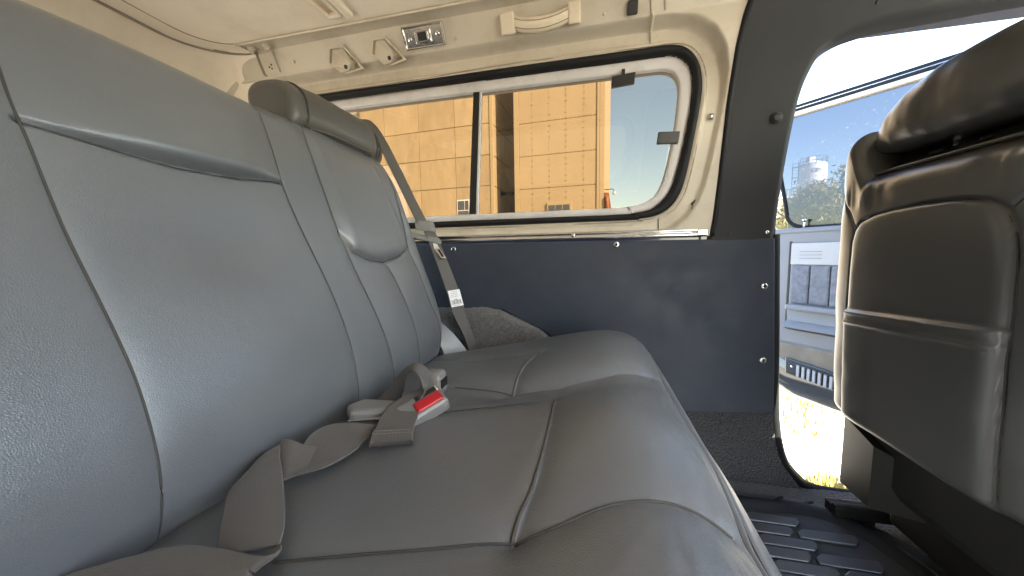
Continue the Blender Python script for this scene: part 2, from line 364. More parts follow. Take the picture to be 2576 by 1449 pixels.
for k in range(3):
    bbox('pane', (-3.2+k*.57,-.18,3.3),(-2.7+k*.57,.0,5.05), m_winglass, wn_)
gl_ = empty('gooseneck_lamp', BM@Vector((1.0,.3,6.0)), 'small gooseneck lamp on the right corner of the steel building', 'lamp')
pts = [BM@Vector(p) for p in ((.95,.3,6.05),(1.3,.3,6.05),(1.55,.3,6.08),(1.68,.3,6.0),(1.72,.3,5.85))]
tube('arm', [p-Vector(gl_.location) for p in pts], .03, m_black, gl_)
disc('shade', (BM@Vector((1.72,.3,5.85)))-Vector(gl_.location), (0,0,-1), .13, .2, m_frame, gl_)
rb = empty('rusty_duct', (0,0,0), 'rusty brown duct outlet on the corner of the steel building', 'duct')
prism('hood', [BM@Vector(p) for p in ((1.0,-.05,5.8),(1.35,-.05,5.75),(1.62,-.05,4.0),(1.02,-.05,4.0))], E2*.6, m_rust, rb, .03)
tube('pipe', [BM@Vector((1.2,-.12,5.5)), BM@Vector((1.28,-.12,4.0))], .13, m_rust, rb)
wl_ = empty('wall_pipe', (0,0,0), 'dark outlet pipe on the shaded return wall', 'pipe')
tube('pipe', [BM@Vector((-7.85,2.2,6.6)), BM@Vector((-6.6,2.2,6.6))], .16, m_black, wl_); disc('flange', BM@Vector((-7.86,2.2,6.6)), E1, .32, .08, m_black, wl_)
gb = empty('grey_shadow_strip', (0,0,0), 'grey strip standing in for a cast shadow left of the tan panel building', 'building')
gw = bbox('wall', (-23.2,.4,0), (-20.6,6,24), m_grey_wall, gb)  # grey block added in place of a shadow cast on the building
for z in (4.5,9.4,14.3,19.2): bbox('course', (-23.22,.36,z), (-20.6,.42,z+.08), m_joint, gw)

# silo, low roof, tree -------------------------------------------
m_silo = material('white_silo_steel', (.62,.63,.64), rough=.4, var=.05, var_scale=.4)
m_ladder = material('galvanised_ladder', (.12,.125,.13), rough=.6)
def silo():
    cx, cy, r, top = 28.0, 52.8, 1.42, 12.1
    e = empty('storage_silo', (cx,cy,0), 'white cylindrical silo with caged ladder behind the tree', 'silo')
    a = np.linspace(0, 2*math.pi, 65)[:-1]; zs = [0, .3, 4, 8, top-.15, top]; rr = [r, r, r, r, r, r-.08]
    P = np.array([[(q*math.cos(t), q*math.sin(t), z) for t in a] for z, q in zip(zs, rr)])
    body = grid('tank', P, m_silo, e, closed=True, flip=True)
    disc('roof', (0,0,top-.02), (0,0,1), r-.05, .25, m_silo, e, seg=48, dome=.3)
    for zz in (top+.45, top+.9): tube('rail', [((r-.05)*math.cos(t),(r-.05)*math.sin(t),zz) for t in a[::2]], .025, m_ladder, e, seg=6, closed=True)
    for t in a[::5]: tube('rail_post', [((r-.05)*math.cos(t),(r-.05)*math.sin(t),top-.1),((r-.05)*math.cos(t),(r-.05)*math.sin(t),top+.9)], .022, m_ladder, e, seg=6)
    box('vent_box', (-.75,-.5,top+.1), (.0,.3,top+1.0), m_silo, e, .03)
    d = Vector((-cx, -cy-.29, 0)).normalized(); s = Vector((-d.y, d.x, 0))
    lc = s*(-1)*(r+.33); lc = Vector((-(s.x), -(s.y), 0))*(r+.33)
    if (Vector((cx,cy,0))+lc).x > cx: lc = -lc
    for q in (-.3,.3): tube('ladder_rail', [lc+s*q+Vector((0,0,z)) for z in (0,4,8,top+.7)], .035, m_ladder, e, seg=6)
    for z in np.arange(.5, top+.6, .45):
        tube('rung', [lc+s*-.3+Vector((0,0,z)), lc+s*.3+Vector((0,0,z))], .02, m_ladder, e, seg=5)
    for z in np.arange(3, top+.7, 1.3):
        tube('cage_hoop', [lc+s*(.38*math.cos(t))+d*(.38*math.sin(t))+Vector((0,0,z)) for t in np.linspace(0,2*math.pi,13)[:-1]], .025, m_ladder, e, seg=5, closed=True)
    tc = bpy.data.curves.new('lettering', 'FONT'); tc.body = 'CST'; tc.size = .62; tc.extrude = .01; tc.align_x = 'CENTER'; tc.materials.append(m_black)
    to0 = bpy.data.objects.new('lettering_curve', tc); link(to0); dg = bpy.context.evaluated_depsgraph_get(); me_ = bpy.data.meshes.new_from_object(to0.evaluated_get(dg)); bpy.data.objects.remove(to0)
    to = bpy.data.objects.new('lettering', me_); link(to, e)
    dirv = (d + s*(.25 if (s.x > 0) else -.25)).normalized(); pos = dirv*(r+.03)
    zax = dirv; xax = Vector((0,0,1)).cross(zax); to.matrix_local = frame_mtx(pos+Vector((0,0,top-1.05)), xax, (0,0,1), zax)
silo()
lr = empty('low_flat_roofed_building', (0,0,0), 'low pale building with roof railing left of the silo', 'building')
box('wall', (15.5,40.2,0), (22.5,46,6.4), m_grey_wall, lr); box('roof', (15.3,40.0,6.4), (22.7,46.2,6.62), m_silo, lr)
rl = box('railing', (15.4,40.05,7.25), (22.6,40.11,7.33), m_ladder, lr)
for x in np.arange(15.5,22.6,.28): box('baluster', (x,40.06,6.6), (x+.06,40.1,7.28), m_ladder, rl)
def tree(x, y, h, w, label, seed, leafc, n=2600, name='juniper_tree'):
    g = random.Random(seed); e = empty(name, (x,y,0), label, 'tree', 'trees beyond the open door')
    mt = material('bark', (.10,.07,.05), rough=.9, var=.3); ml = material('needle_foliage', leafc, rough=.7, var=.45, var_scale=3)
    P = [(0,0,0),(.06*w,.02*w,h*.3),(.0,.05*w,h*.6),(.05*w,0,h*.92)]
    tk = tube('trunk', catmull(P, 18), .1, mt, e, radii=np.linspace(.13,.025,19))
    tips = []
    for k in range(26):
        z = h*(.12+.85*k/26); L = w*(1.0-.78*(k/26)**1.3)*g.uniform(.65,1.1); a = g.uniform(0,6.28)
        p = [(0,0,z),(L*.5*math.cos(a),L*.5*math.sin(a),z+.05*h),(L*math.cos(a),L*math.sin(a),z+g.uniform(.0,.14)*h)]
        tube('limb', catmull(p,6), .03, mt, e, seg=6, radii=np.linspace(.035,.008,7)); tips.append((p,L))
    V=[];F=[]
    per = n//len(tips)
    for p,L in tips:
        q = catmull(p,20)
        for i in range(per):
            b = q[g.randrange(5,len(q))]; s = .10*w+.05
            c = np.array(b)+np.array([g.gauss(0,s),g.gauss(0,s),g.gauss(0.03,s*.7)])
            l = g.uniform(.07,.14)*w/1.3; d = Vector((g.gauss(0,1),g.gauss(0,1),g.gauss(.7,.8))).normalized(); o = d.orthogonal().normalized(); o.rotate(Matrix.Rotation(g.uniform(0,6.28),3,d)); k = len(V)
            c = Vector(c); V += [c-o*l*.16, c+d*l*.6+o*l*.22, c+d*l*1.3, c+d*l*.6-o*l*.22]; F += [(k,k+1,k+2,k+3)]
    cr_ = mesh('crown', V, F, ml, e); return e
tree(6.75, 12.3, 3.0, 1.4, 'scrubby olive green juniper seen through the open door glass', 3, (.23,.19,.065), 9800)
tree(8.0, 12.6, 3.5, 1.4, 'taller olive juniper half hidden behind the front seat', 5, (.22,.185,.065), 6800)
tree(5.3, 13.5, 2.6, 1.0, 'short dark shrub left of the juniper near the pillar', 9, (.09,.11,.04), 3600)
tree(11.5, 20.0, 3.7, 2.2, 'broad dry shrub behind the junipers below the silo', 11, (.18,.165,.09), 5200)
tree(9.3, 19.0, 3.2, 1.9, 'low dry shrub behind the junipers at the left', 13, (.17,.155,.085), 4600)

# ------------------------------------------------------------------ the vehicle
veh = empty('vehicle', (0,0,0), 'open off-road vehicle cabin with cream hardtop around the seats', 'vehicle')
def Yg(z): return np.interp(z, [.5,1.316,1.80,1.95], [.76,.76,.70,.681])
# window outline on the inner side wall, (X, z)
OUT = [(-1.06,1.785),(-.573,1.786),(-.203,1.788),(.112,1.788),(.185,1.788),(.222,1.781),(.247,1.763),(.264,1.735),(.273,1.70),(.274,1.66),(.269,1.611),(.257,1.516),(.246,1.455),(.236,1.425),(.219,1.397),(.196,1.379),(.168,1.369),(.12,1.364),(.083,1.362),(-.5,1.360),(-1.06,1.358),(-1.10,1.365),(-1.125,1.39),(-1.13,1.42),(-1.13,1.72),(-1.122,1.755),(-1.10,1.778)]
SIN = [(-1.055,1.766),(-.573,1.767),(-.203,1.768),(.112,1.768),(.180,1.768),(.211,1.763),(.233,1.747),(.246,1.725),(.252,1.695),(.252,1.66),(.247,1.611),(.236,1.535),(.224,1.475),(.213,1.440),(.197,1.415),(.178,1.398),(.155,1.387),(.11,1.381),(.07,1.379),(-.5,1.379),(-1.05,1.379),(-1.085,1.385),(-1.105,1.402),(-1.108,1.43),(-1.108,1.71),(-1.102,1.74),(-1.085,1.76)]
GLS = [(-1.035,1.741),(-.573,1.742),(-.203,1.742),(.112,1.741),(.168,1.741),(.192,1.737),(.209,1.728),(.219,1.712),(.224,1.690),(.223,1.655),(.220,1.611),(.211,1.545),(.201,1.489),(.191,1.455),(.177,1.430),(.158,1.415),(.137,1.405),(.10,1.400),(.06,1.398),(-.5,1.398),(-1.03,1.398),(-1.06,1.402),(-1.08,1.415),(-1.083,1.44),(-1.083,1.70),(-1.078,1.722),(-1.062,1.737)]
TZ=[.5,1.316,1.6,1.75,1.85,1.90,1.93,1.95]; TY=[.752,.752,.72,.695,.65,.60,.54,.50]
def build_side(sgn, parent, detail=True):
    """inner side wall pressing with the window opening and the stepped roof rail"""
    zs = np.unique(np.concatenate([np.linspace(1.312,1.83,130), np.linspace(1.828,1.846,12), np.linspace(1.846,1.898,12), [1.9]]))
    xs = np.linspace(-1.22,.40,330)
    X, Z = np.meshgrid(xs, zs, indexing='ij')
    ex_ = np.interp(Z, [1.300,1.347,1.46,1.604,1.744,1.801,1.84,1.88,1.92], [.315,.320,.326,.330,.331,.338,.349,.372,.41])+.003
    X = np.where(X > .285, .285+(X-.285)/(.40-.285)*(ex_-.285), X)
    ins = inside(X, Z, OUT); D = pdist(X, Z, OUT, True); D = np.where(ins, -D, D)
    k = sstep(1.60, 1.80, Z)*1.0
    amp = .011 + .034*k
    # the step runs parallel to the window opening; on top it is the underside of the roof rail
    st = sstep(.040, .054, D)*amp
    st = st + .006*(1-sstep(-.002,.006,D))*0
    slope = np.clip((Z-1.842)/.058, 0, 1)*.030*sstep(.03,.06,D)
    Y = Yg(np.minimum(Z,1.80)) - st - slope
    rear = sstep(-1.02,-1.2,X)
    lip = -.006*np.exp(-((D-.008)/.004)**2)
    Y = Y + lip + .0015*fbm(X, Z, 3, 3, 6)
    cxm = (X[:-1,:-1]+X[1:,1:])/2; czm = (Z[:-1,:-1]+Z[1:,1:])/2
    keep = ~inside(cxm, czm, SIN)
    if sgn > 0: tube('pillar_gasket', [(X[-1,k]+.003, min(Y[-1,k], float(np.interp(Z[-1,k], TZ, TY)))-.001, Z[-1,k]) for k in range(0, len(zs), 4)], .0065, m_rubber, parent, seg=8)
    P = np.stack([X, sgn*Y, Z], -1)
    return grid('side_frame', P, m_beige, parent, keep=keep, flip=(sgn<0))
def band(name, A, B, ya, yb, mat, parent, sgn=1, round_=0.0, back=.03):
    """strip between two outlines with the same number of points, standing yb proud at its middle"""
    A = np.array(A); B = np.array(B)
    A = catmull(A, len(A)*4, True); B = catmull(B, len(B)*4, True)
    rows = []
    for t, h in ((0,-.012),(0,.0),(.08,.7),(.25,1),(.5,1.15),(.75,1),(.92,.7),(1,.0),(1,-.012 if back==0 else -back/ max(yb,1e-4))):
        q = A*(1-t)+B*t
        hh = ya + (h*yb if h >= 0 else (h if h == -.012 else h*yb))
        rows.append(np.stack([q[:,0], sgn*(Yg(q[:,1])-hh), q[:,1]], -1))
    return grid(name, np.array(rows), mat, parent, closed=True, flip=(sgn>0))
side = build_side(1, veh)
win = empty('side_window', (0,0,0)); win.parent = veh
seal = band('seal', [(x,z) for x,z in OUT], SIN, .002, .014, m_rubber, win)
frm = band('frame', SIN, GLS, -.004, .0025, m_frame, win, back=.03)
def pane(name, poly, off, mat, parent, sgn=1, th=.004):
    P = catmull(poly, len(poly)*3, True)
    a = [(x, sgn*(float(Yg(z))+off), z) for x, z in P]
    bm = bmesh.new(); vs = [bm.verts.new(p) for p in a]; bm.faces.new(vs)
    return bm_obj(name, bm, mat, parent)
def grow(poly, d):
    P = np.array(poly); c = P.mean(0); return [tuple(c+(p-c)*(1+d/np.linalg.norm(p-c))) for p in P]
pane('pane', grow(GLS,.008), .016, m_glass_side, win)
prism('divider', [(-.334,float(Yg(1.747))+.004,1.747),(-.316,float(Yg(1.747))+.004,1.747),(-.352,float(Yg(1.395))+.004,1.395),(-.374,float(Yg(1.395))+.004,1.395)], (0,.02,0), m_black, win)
prism('divider_edge', [(-.3155,float(Yg(1.747))+.006,1.747),(-.311,float(Yg(1.747))+.006,1.747),(-.346,float(Yg(1.395))+.006,1.395),(-.3515,float(Yg(1.395))+.006,1.395)], (0,.015,0), m_frame, win)
def latch(pts): return prism('latch', [(x, float(Yg(z))-.004, z) for x,z in pts], (0,-.010,0), m_black, win, .002)
latch([(.053,1.731),(.112,1.735),(.110,1.708),(.052,1.704)]); prism('latch_stem', [(.078,float(Yg(1.74))+.0,1.748),(.086,float(Yg(1.74)),1.748),(.086,float(Yg(1.74)),1.728),(.078,float(Yg(1.74)),1.728)], (0,-.008,0), m_black, win)
latch([(.174,1.586),(.227,1.583),(.224,1.554),(.171,1.556)])
# seal lip and pinch line around the window
tube('pinch_line', [(x, float(Yg(z))-.003, z) for x,z in catmull(grow(OUT,.010), 110, True)], .0016, m_gasket, side, seg=6, closed=True)
prism('panel_joint', [(.184,float(Yg(1.366))-.0015,1.366),(.1862,float(Yg(1.366))-.0015,1.366),(.1882,float(Yg(1.335))-.0015,1.335),(.186,float(Yg(1.335))-.0015,1.335)], (0,-.0012,0), m_seam, side)
# hardware on the rail: c-facet frame
CV = Vector((0,-.459,.888)); CN = Vector((0,-.888,-.459)); CO = Vector((0,.655,1.842))
def cf_(x, z, w=0.0):
    v = (z-1.842)/.888; return CO + Vector((x,0,0)) + CV*v + CN*w
def hook_mount(pts, hole):
    e = empty('hook_mount', (0,0,0)); e.parent = veh
    P = [cf_(x,z,.0) for x,z in pts]; c = sum(P, Vector())/len(P)
    # rim: ring of the pentagon
    bm = bmesh.new(); n = len(P); o_ = [bm.verts.new(p+CN*.001) for p in P]; o2 = [bm.verts.new(c+(p-c)*.97+CN*.009) for p in P]
    i2 = [bm.verts.new(c+(p-c)*.84+CN*.008) for p in P]; i_ = [bm.verts.new(c+(p-c)*.82-CN*.004) for p in P]
    for k in range(n):
        j=(k+1)%n
        for a,b in ((o_,o2),(o2,i2),(i2,i_)): bm.faces.new((a[k],a[j],b[j],b[k]))
    bmesh.ops.recalc_face_normals(bm, faces=bm.faces); bm_obj('rim', bm, m_beige, e)
    # wedge: a folded tongue that stands out at its lower end
    (x0,z0),(x1,z1) = pts[0], pts[1]; lx = min(p[0] for p in pts); rx = max(p[0] for p in pts); lz = min(p[1] for p in pts)
    w = [(x0+.010,z0-.006,.004),(x1-.006,z1-.006,.004),(rx-.026,lz+.022,.026),(rx-.040,lz+.008,.022),(x0+.026,lz+.004,.024),(lx+.014,lz+.026,.010)]
    bm = bmesh.new(); V = [bm.verts.new(cf_(x,z,h)) for x,z,h in w]; B = [bm.verts.new(cf_(x,z,-.006)) for x,z,h in w]
    bm.faces.new((V[0],V[1],V[2],V[5])); bm.faces.new((V[5],V[2],V[3],V[4]))
    for k in range(6): j=(k+1)%6; bm.faces.new((V[k],V[j],B[j],B[k]))
    bmesh.ops.recalc_face_normals(bm, faces=bm.faces); bmesh.ops.bevel(bm, geom=[ed for ed in bm.edges], offset=.0022, segments=2, affect='EDGES')
    bm_obj('tongue', bm, m_beige, e)
    disc('screw_hole', cf_(hole[0],hole[1],.0215), CN, .0055, .0035, m_black, e)
hook_mount([(-.747,1.882),(-.696,1.882),(-.652,1.824),(-.713,1.818),(-.768,1.848)], (-.700,1.834))
hook_mount([(-.604,1.884),(-.560,1.884),(-.513,1.829),(-.561,1.821),(-.622,1.853)], (-.556,1.838))
dl = empty('dome_lamp_base', (0,0,0)); dl.parent = veh
def cplate(name, x0,x1,z0,z1,h0,h1,mat,par,bev=.003):
    return box(name, (x0,h0,(z0-1.842)/.888), (x1,h1,(z1-1.842)/.888), mat, par, bev, frame_mtx(CO,(1,0,0),CN,CV))
cplate('base_plate', -.503,-.389,1.849,1.892,.0,.010, m_chrome, dl)
cplate('rim', -.505,-.387,1.847,1.851,.0,.015,m_chrome,dl,.002); cplate('rim',-.505,-.387,1.890,1.894,.0,.015,m_chrome,dl,.002)
cplate('rim', -.506,-.501,1.847,1.894,.0,.015,m_chrome,dl,.002); cplate('rim',-.391,-.386,1.847,1.894,.0,.015,m_chrome,dl,.002)
sk = cplate('socket', -.470,-.424,1.857,1.884,.008,.018,m_chrome,dl); cplate('socket_opening', -.460,-.434,1.862,1.879,.016,.0195,m_black,sk,.001)
cplate('contact', -.466,-.461,1.862,1.879,.017,.023,m_steel,dl,.001); cplate('contact',-.433,-.428,1.862,1.879,.017,.023,m_steel,dl,.001)
disc('screw', cf_(-.487,1.868,.009), CN, .006,.004,m_steel,dl); disc('screw', cf_(-.405,1.872,.009), CN,.006,.004,m_steel,dl)
def rail_screw(x,z,mat=m_beige,r=.0045): disc('rivet', cf_(x,z,.0), CN, r, .003, mat, veh)
rail_screw(-.362,1.857); rail_screw(-.882,1.864); rail_screw(.03,1.857); rail_screw(-.20,1.862,m_gasket,.0022)
bp = empty('access_plate',(0,0,0)); bp.parent = veh
cplate('plate', -1.0,-.945,1.846,1.894,.0,.003,m_beige,bp,.001); cplate('edge', -.947,-.942,1.846,1.896,.0,.005,m_beige,bp,.001)
for x,z in ((-.972,1.861),(-.962,1.866),(-.965,1.857)): disc('hole', cf_(x,z,.0028), CN, .0026,.0012,m_black,bp)
# grab handle
gh = empty('grab_handle', (0,0,0)); gh.parent = veh
cplate('mount', -.226,-.190,1.846,1.888,-.004,.030,m_handle,gh,.004,); cplate('mount', -.056,-.026,1.846,1.886,-.004,.030,m_handle,gh,.004)
hp = catmull([(-.192,1.866,.016),(-.165,1.859,.026),(-.122,1.855,.034),(-.082,1.859,.030),(-.055,1.866,.018)], 28)
rows=[]
for k in range(14):
    a = 2*math.pi*k/14; rows.append([cf_(x,z+.0150*math.sin(a)*1.0, h+.0095*math.cos(a)) for x,z,h in hp])
grid('grip', np.array([[tuple(p) for p in r] for r in rows+[rows[0]]]), m_handle, gh)
for dz in (.0075,-.0075): tube('grip_line', [cf_(x,z+dz,h+.0078) for x,z,h in hp], .0013, m_gasket, gh, seg=6)
# belt hanger near the front end of the rail
bh = empty('belt_hanger',(0,0,0)); bh.parent = veh
cplate('hanger', .084,.108,1.846,1.872,.004,.014,m_black,bh,.003); cplate('stem', .091,.105,1.868,1.905,.002,.010,m_black,bh,.003)
# joints in the pressing at both rail ends
tube('rail_joint', [cf_(.134,1.905,.001),cf_(.137,1.872,.001),cf_(.142,1.846,.001),Vector((.144,float(Yg(1.838))-.048,1.835)),Vector((.147,float(Yg(1.82))-.002,1.825)),Vector((.148,float(Yg(1.80))-.001,1.798))], .003, m_beige, veh, seg=6)
tube('rail_joint', [cf_(.165,1.905,.0),cf_(.172,1.846,.0)], .0025, m_beige, veh, seg=6)
tube('gasket_shadow_line', [Vector((-1.012,.585,1.899)),Vector((-1.0,.626,1.897)),cf_(-.998,1.893,.001),cf_(-1.0,1.868,.002),cf_(-1.0,1.848,.002),Vector((-.995,.69,1.836)),Vector((-.97,.697,1.81))], .005, m_gasket, veh, seg=8)
tube('frame_screw', [(.299,.7195,1.606),(.300,.716,1.620)], .006, m_steel, veh, seg=8)
rc = empty('latch_recess',(0,0,0)); rc.parent = veh
prism('slot', [(.268,.7485,1.402),(.292,.7475,1.425),(.288,.7475,1.405),(.283,.7495,1.36),(.268,.7515,1.335),(.272,.750,1.372)], (0,-.003,0), m_rail, rc)
disc('hole', (.279,.747,1.384), (0,-1,0), .012,.003,m_black,rc)
# roof ------------------------------------------------------------
def roof():
    xs = np.linspace(-1.16, 1.02, 110); ys = np.linspace(-.582,.582,90)
    X, Y = np.meshgrid(xs, ys, indexing='ij')
    Z = 1.897 + .030*(1-(Y/.582)**2)*sstep(-1.12,-.8,X) + .0012*fbm(X,Y,5,3,5)
    o = grid('roof_panel', np.stack([X,Y,Z],-1), m_beige2, veh, flip=True)
    # ledge between roof panel and rail (both sides)
    for s in (1,-1):
        lx = np.linspace(-1.02,.42,60); P = np.array([[(x, s*y, z) for x in lx] for y,z in ((.572,1.8955),(.580,1.893),(.590,1.897),(.605,1.9),(.6255,1.8995),(.634,1.899))])
        grid('roof_ledge', P, m_beige, veh, flip=(s>0))
        tube('roof_joint', [(x, s*.578, 1.894) for x in np.linspace(-1.01,.42,30)], .0028, m_handle, veh, seg=6)
    return o
rp = roof()
def rib(x0,x1,y0,y1,z):
    e = prism('roof_rib', [(x0,y0,z),(x1,y0,z),(x1,y1,z),(x0,y1,z)], (0,0,-.016), m_beige2, rp, .005); return e
rib(-.676,-.664,-.45,.548,1.905); rib(-.640,-.628,-.45,.548,1.905); rib(-.676,-.628,.536,.548,1.905); rib(-.624,-.604,-.47,.556,1.904)
for x,y in ((-.993,.606),(-.939,.608)):
    b_ = disc('roof_bolt', (x,y,1.8985), (0,-.2,-1), .012, .006, m_beige, veh); disc('bolt_head', (x,y,1.893), (0,-.2,-1), .0065, .010, m_beige, b_)
# rear cove: the fibreglass corner swept around the back of the roof
def cove():
    prof = catmull([(0.0,1.902),(.045,1.9005),(.075,1.894),(.12,1.868),(.16,1.82),(.185,1.75),(.195,1.66)], 40)
    plan = []
    for y in np.linspace(-.45,.44,40): plan.append((-1.105,y,(-1,0)))
    for a in np.linspace(0,math.pi/2,24)[1:]: plan.append((-1.005-.10*math.cos(a)-.0, .47+.105*math.sin(a)-.0, (-math.cos(a), math.sin(a))))
    for x in np.linspace(-1.0,-.996,2): plan.append((x,.578,(0,1)))
    P = np.array([[(x+n[0]*o*(1.0 if n[1]<.5 else 1.0), y+n[1]*o*(.62 if n[1]>.9 else 1-.38*n[1]**2), z) for o,z in prof] for x,y,n in plan])
    P[...,2] += .002*fbm(P[...,0]*1.0, P[...,1], 8, 3, 5)
    c = grid('rear_corner_panel', P, m_beige2, veh)
    g2 = [(x,y,1.8985) for x,y,n in plan]; g1 = [(x+n[0]*.062, y+n[1]*.05, 1.8965) for x,y,n in plan]
    tube('gasket_shadow_line', g2, .0036, m_gasket, veh, seg=8); tube('gasket_shadow_line', g1, .0040, m_gasket, veh, seg=8)  # brown tubes colour in the shadow lines of the roof grooves
    return plan
cove()
# rear and outer shell (needed for the light inside the cabin)
box('roof_skin', (-1.36,-.74,1.955), (1.06,.74,1.985), m_body, veh, .012)
box('rear_frame', (-1.36,-.76,1.60), (-1.28,.76,1.96), m_beige2, veh); box('tailgate', (-1.36,-.78,.60), (-1.28,.78,1.18), m_vinyl, veh)
for s in (1,-1):
    box('rear_post', (-1.36,min(s*.62,s*.78),1.18), (-1.26,max(s*.62,s*.78),1.60), m_beige2, veh)
    box('rail_skin', (-1.36,min(s*.735,s*.81),1.80), (1.06,max(s*.735,s*.81),1.96), m_body, veh)
    box('rear_side_skin', (-1.36,min(s*.73,s*.80),1.18), (-1.13,max(s*.73,s*.80),1.84), m_body, veh)
    box('quarter_skin', (-1.36,min(s*.775,s*.83),.50), (.47,max(s*.775,s*.83),1.33), m_body, veh, .015)
# right-hand side of the cabin, mirrored
side_r = build_side(-1, veh)
winr = empty('side_window', (0,0,0)); winr.parent = veh
band('seal', OUT, SIN, .002, .014, m_rubber, winr, sgn=-1); band('frame', SIN, GLS, -.004, .0025, m_frame, winr, sgn=-1)
pane('pane', grow(GLS,.008), .016, m_glass_side, winr, sgn=-1)
box('side_panel', (-1.28,-.775,.60), (.49,-.752,1.314), m_vinyl, veh)
# B-pillar trims, door header
TZ=[.5,1.316,1.6,1.75,1.85,1.90,1.93,1.95]; TY=[.752,.752,.72,.695,.65,.60,.54,.50]
def Yt(z): return np.interp(z, TZ, TY)
PL = [(1.300,.315),(1.347,.320),(1.46,.326),(1.604,.330),(1.744,.331),(1.801,.338),(1.84,.349),(1.88,.372),(1.92,.41)]
PR = [(1.300,.479),(1.382,.480),(1.497,.485),(1.58,.491),(1.64,.497),(1.689,.511),(1.72,.524),(1.742,.541)]
def pillar(sgn):
    zs = np.linspace(1.300,1.925,120); pl = np.interp(zs, [a for a,b in PL], [b for a,b in PL])
    # right boundary: follows the door opening, then runs on along the header
    rows = []
    for z, xl in zip(zs, pl):
        if z < 1.742: xr = np.interp(z, [a for a,b in PR], [b for a,b in PR]); 
        else: xr = 1.15
        row = []
        for t in np.linspace(0,1,70):
            x = xl+(xr-xl)*t; y = Yt(z); e = min(1,(x-xl)/.014); y += .012*(1-math.sqrt(max(0,1-(1-e)**2)))
            d = (xr-x)
            if z < 1.742 and d < .016: y += .018*(1-math.sqrt(max(0,1-((.016-d)/.016)**2)))
            row.append((x, sgn*y, z))
        rows.append(row)
    return np.array(rows)
def opening_line(): return catmull([(.479,1.302),(.480,1.382),(.485,1.497),(.491,1.58),(.497,1.64),(.508,1.686),(.528,1.728),(.560,1.752),(.605,1.764),(.66,1.771),(.86,1.782),(1.02,1.786)], 60)
def pillar_trim(sgn):
    OL = opening_line()
    # grid in (along opening, across): outer boundary is the left edge/top, inner boundary the door opening
    TOPL = catmull([(.315,1.300),(.320,1.347),(.326,1.46),(.330,1.604),(.331,1.744),(.340,1.805),(.355,1.85),(.39,1.895),(.45,1.915),(.55,1.925),(.75,1.93),(1.02,1.93)], 60)
    A = resample(OL,140); B = resample(TOPL,140)
    # parametrize both by matched stations
    rows = []
    for a,b in zip(A,B):
        row = []
        for k,t in enumerate(np.r_[np.linspace(0,.12,10), np.linspace(.15,.92,36), np.linspace(.93,1,8)]):
            x = a[0]*(1-t)+b[0]*t; z = a[1]*(1-t)+b[1]*t; L = math.hypot(*(a-b)); y = Yt(z)
            d = t*L; y += .020*(1-math.sqrt(max(0,1-(max(0,.018-d)/.018)**2))) if d < .018 else 0
            d2 = (1-t)*L; y += .010*(1-math.sqrt(max(0,1-(max(0,.010-d2)/.010)**2))) if d2 < .010 else 0
            row.append((x,sgn*y,z))
        row.insert(0,(row[0][0]+.004, sgn*(abs(row[0][1])+.03), row[0][2]))
        rows.append(row)
    return grid('pillar_trim', np.array(rows), m_trim, veh, flip=(sgn>0))
pt = pillar_trim(1); pt2 = pillar_trim(-1)
bt = disc('trim_button', (.447,.7195,1.596), (-.02,-1,-.1), .0135, .004, m_trim, pt, seg=24); disc('button_cap', (.447,.7155,1.5955), (-.02,-1,-.1), .0085,.002,m_basket,bt)
disc('screw', (.454,.752,1.318), (0,-1,0), .005,.004, m_steel, pt); disc('screw', (.365,.752,1.317), (0,-1,0), .003,.003, m_black, pt)
box('pillar_core', (.30,.765,1.30), (.475,.80,1.86), m_body, veh); box('pillar_core', (.30,-.80,1.30), (.475,-.765,1.86), m_body, veh)
box('header_core', (.46,.705,1.835), (1.06,.732,1.955), m_body, veh); box('header_core', (.46,-.732,1.835), (1.06,-.705,1.955), m_body, veh)
# the dark front roof lining over the door
tube('header_joint', [(.628,Yt(1.925)-.002,1.923),(.610,Yt(1.85)-.002,1.85),(.604,Yt(1.80)-.001,1.80)], .0016, m_seam, pt, seg=6)
disc('header_clip', (.66,.60,1.897), (0,-.6,-.8), .008,.006,m_black,pt)
# belt rail: chrome strip, flange under the window
fl = np.array([[(x, y, z) for x in np.linspace(-.95,.305,60)] for y,z in ((.757,1.334),(.750,1.333),(.745,1.331),(.7445,1.327),(.748,1.325),(.7485,1.322),(.7450,1.320),(.7445,1.315),(.747,1.312),(.755,1.311))])
ch = grid('belt_strip', fl, m_chrome, veh, flip=True)
disc('screw', (-.049,.745,1.3245), (0,-1,.1), .006,.004,m_steel,ch); box('strip_end', (.285,.742,1.313), (.312,.756,1.3305), m_chrome, ch, .003)
# navy side panel with its wheel-arch cut-out
sp = prism('side_panel', [(-1.25,.752,1.312),(.475,.752,1.302),(.482,.752,1.15),(.492,.752,.95),(.496,.752,.821),(.20,.752,.802),(.05,.752,.85),(-.08,.752,.985),(-.131,.752,1.029),(-.273,.752,1.098),(-.46,.752,1.094),(-.75,.752,1.09),(-1.25,.752,1.09)], (0,.018,0), m_vinyl, veh, .003)
for x,z in ((-.428,1.290),(.074,1.294),(.455,1.175),(.461,.971)):
    s_ = disc('screw', (x,.752,z), (0,-1,0), .0085,.0035,m_steel,sp,seg=18); 
    for q in ((.0045,.0012),(.0012,.0045)): box('cross_slot', (x-q[0],.7470,z-q[1]), (x+q[0],.7479,z+q[1]), m_black, s_)
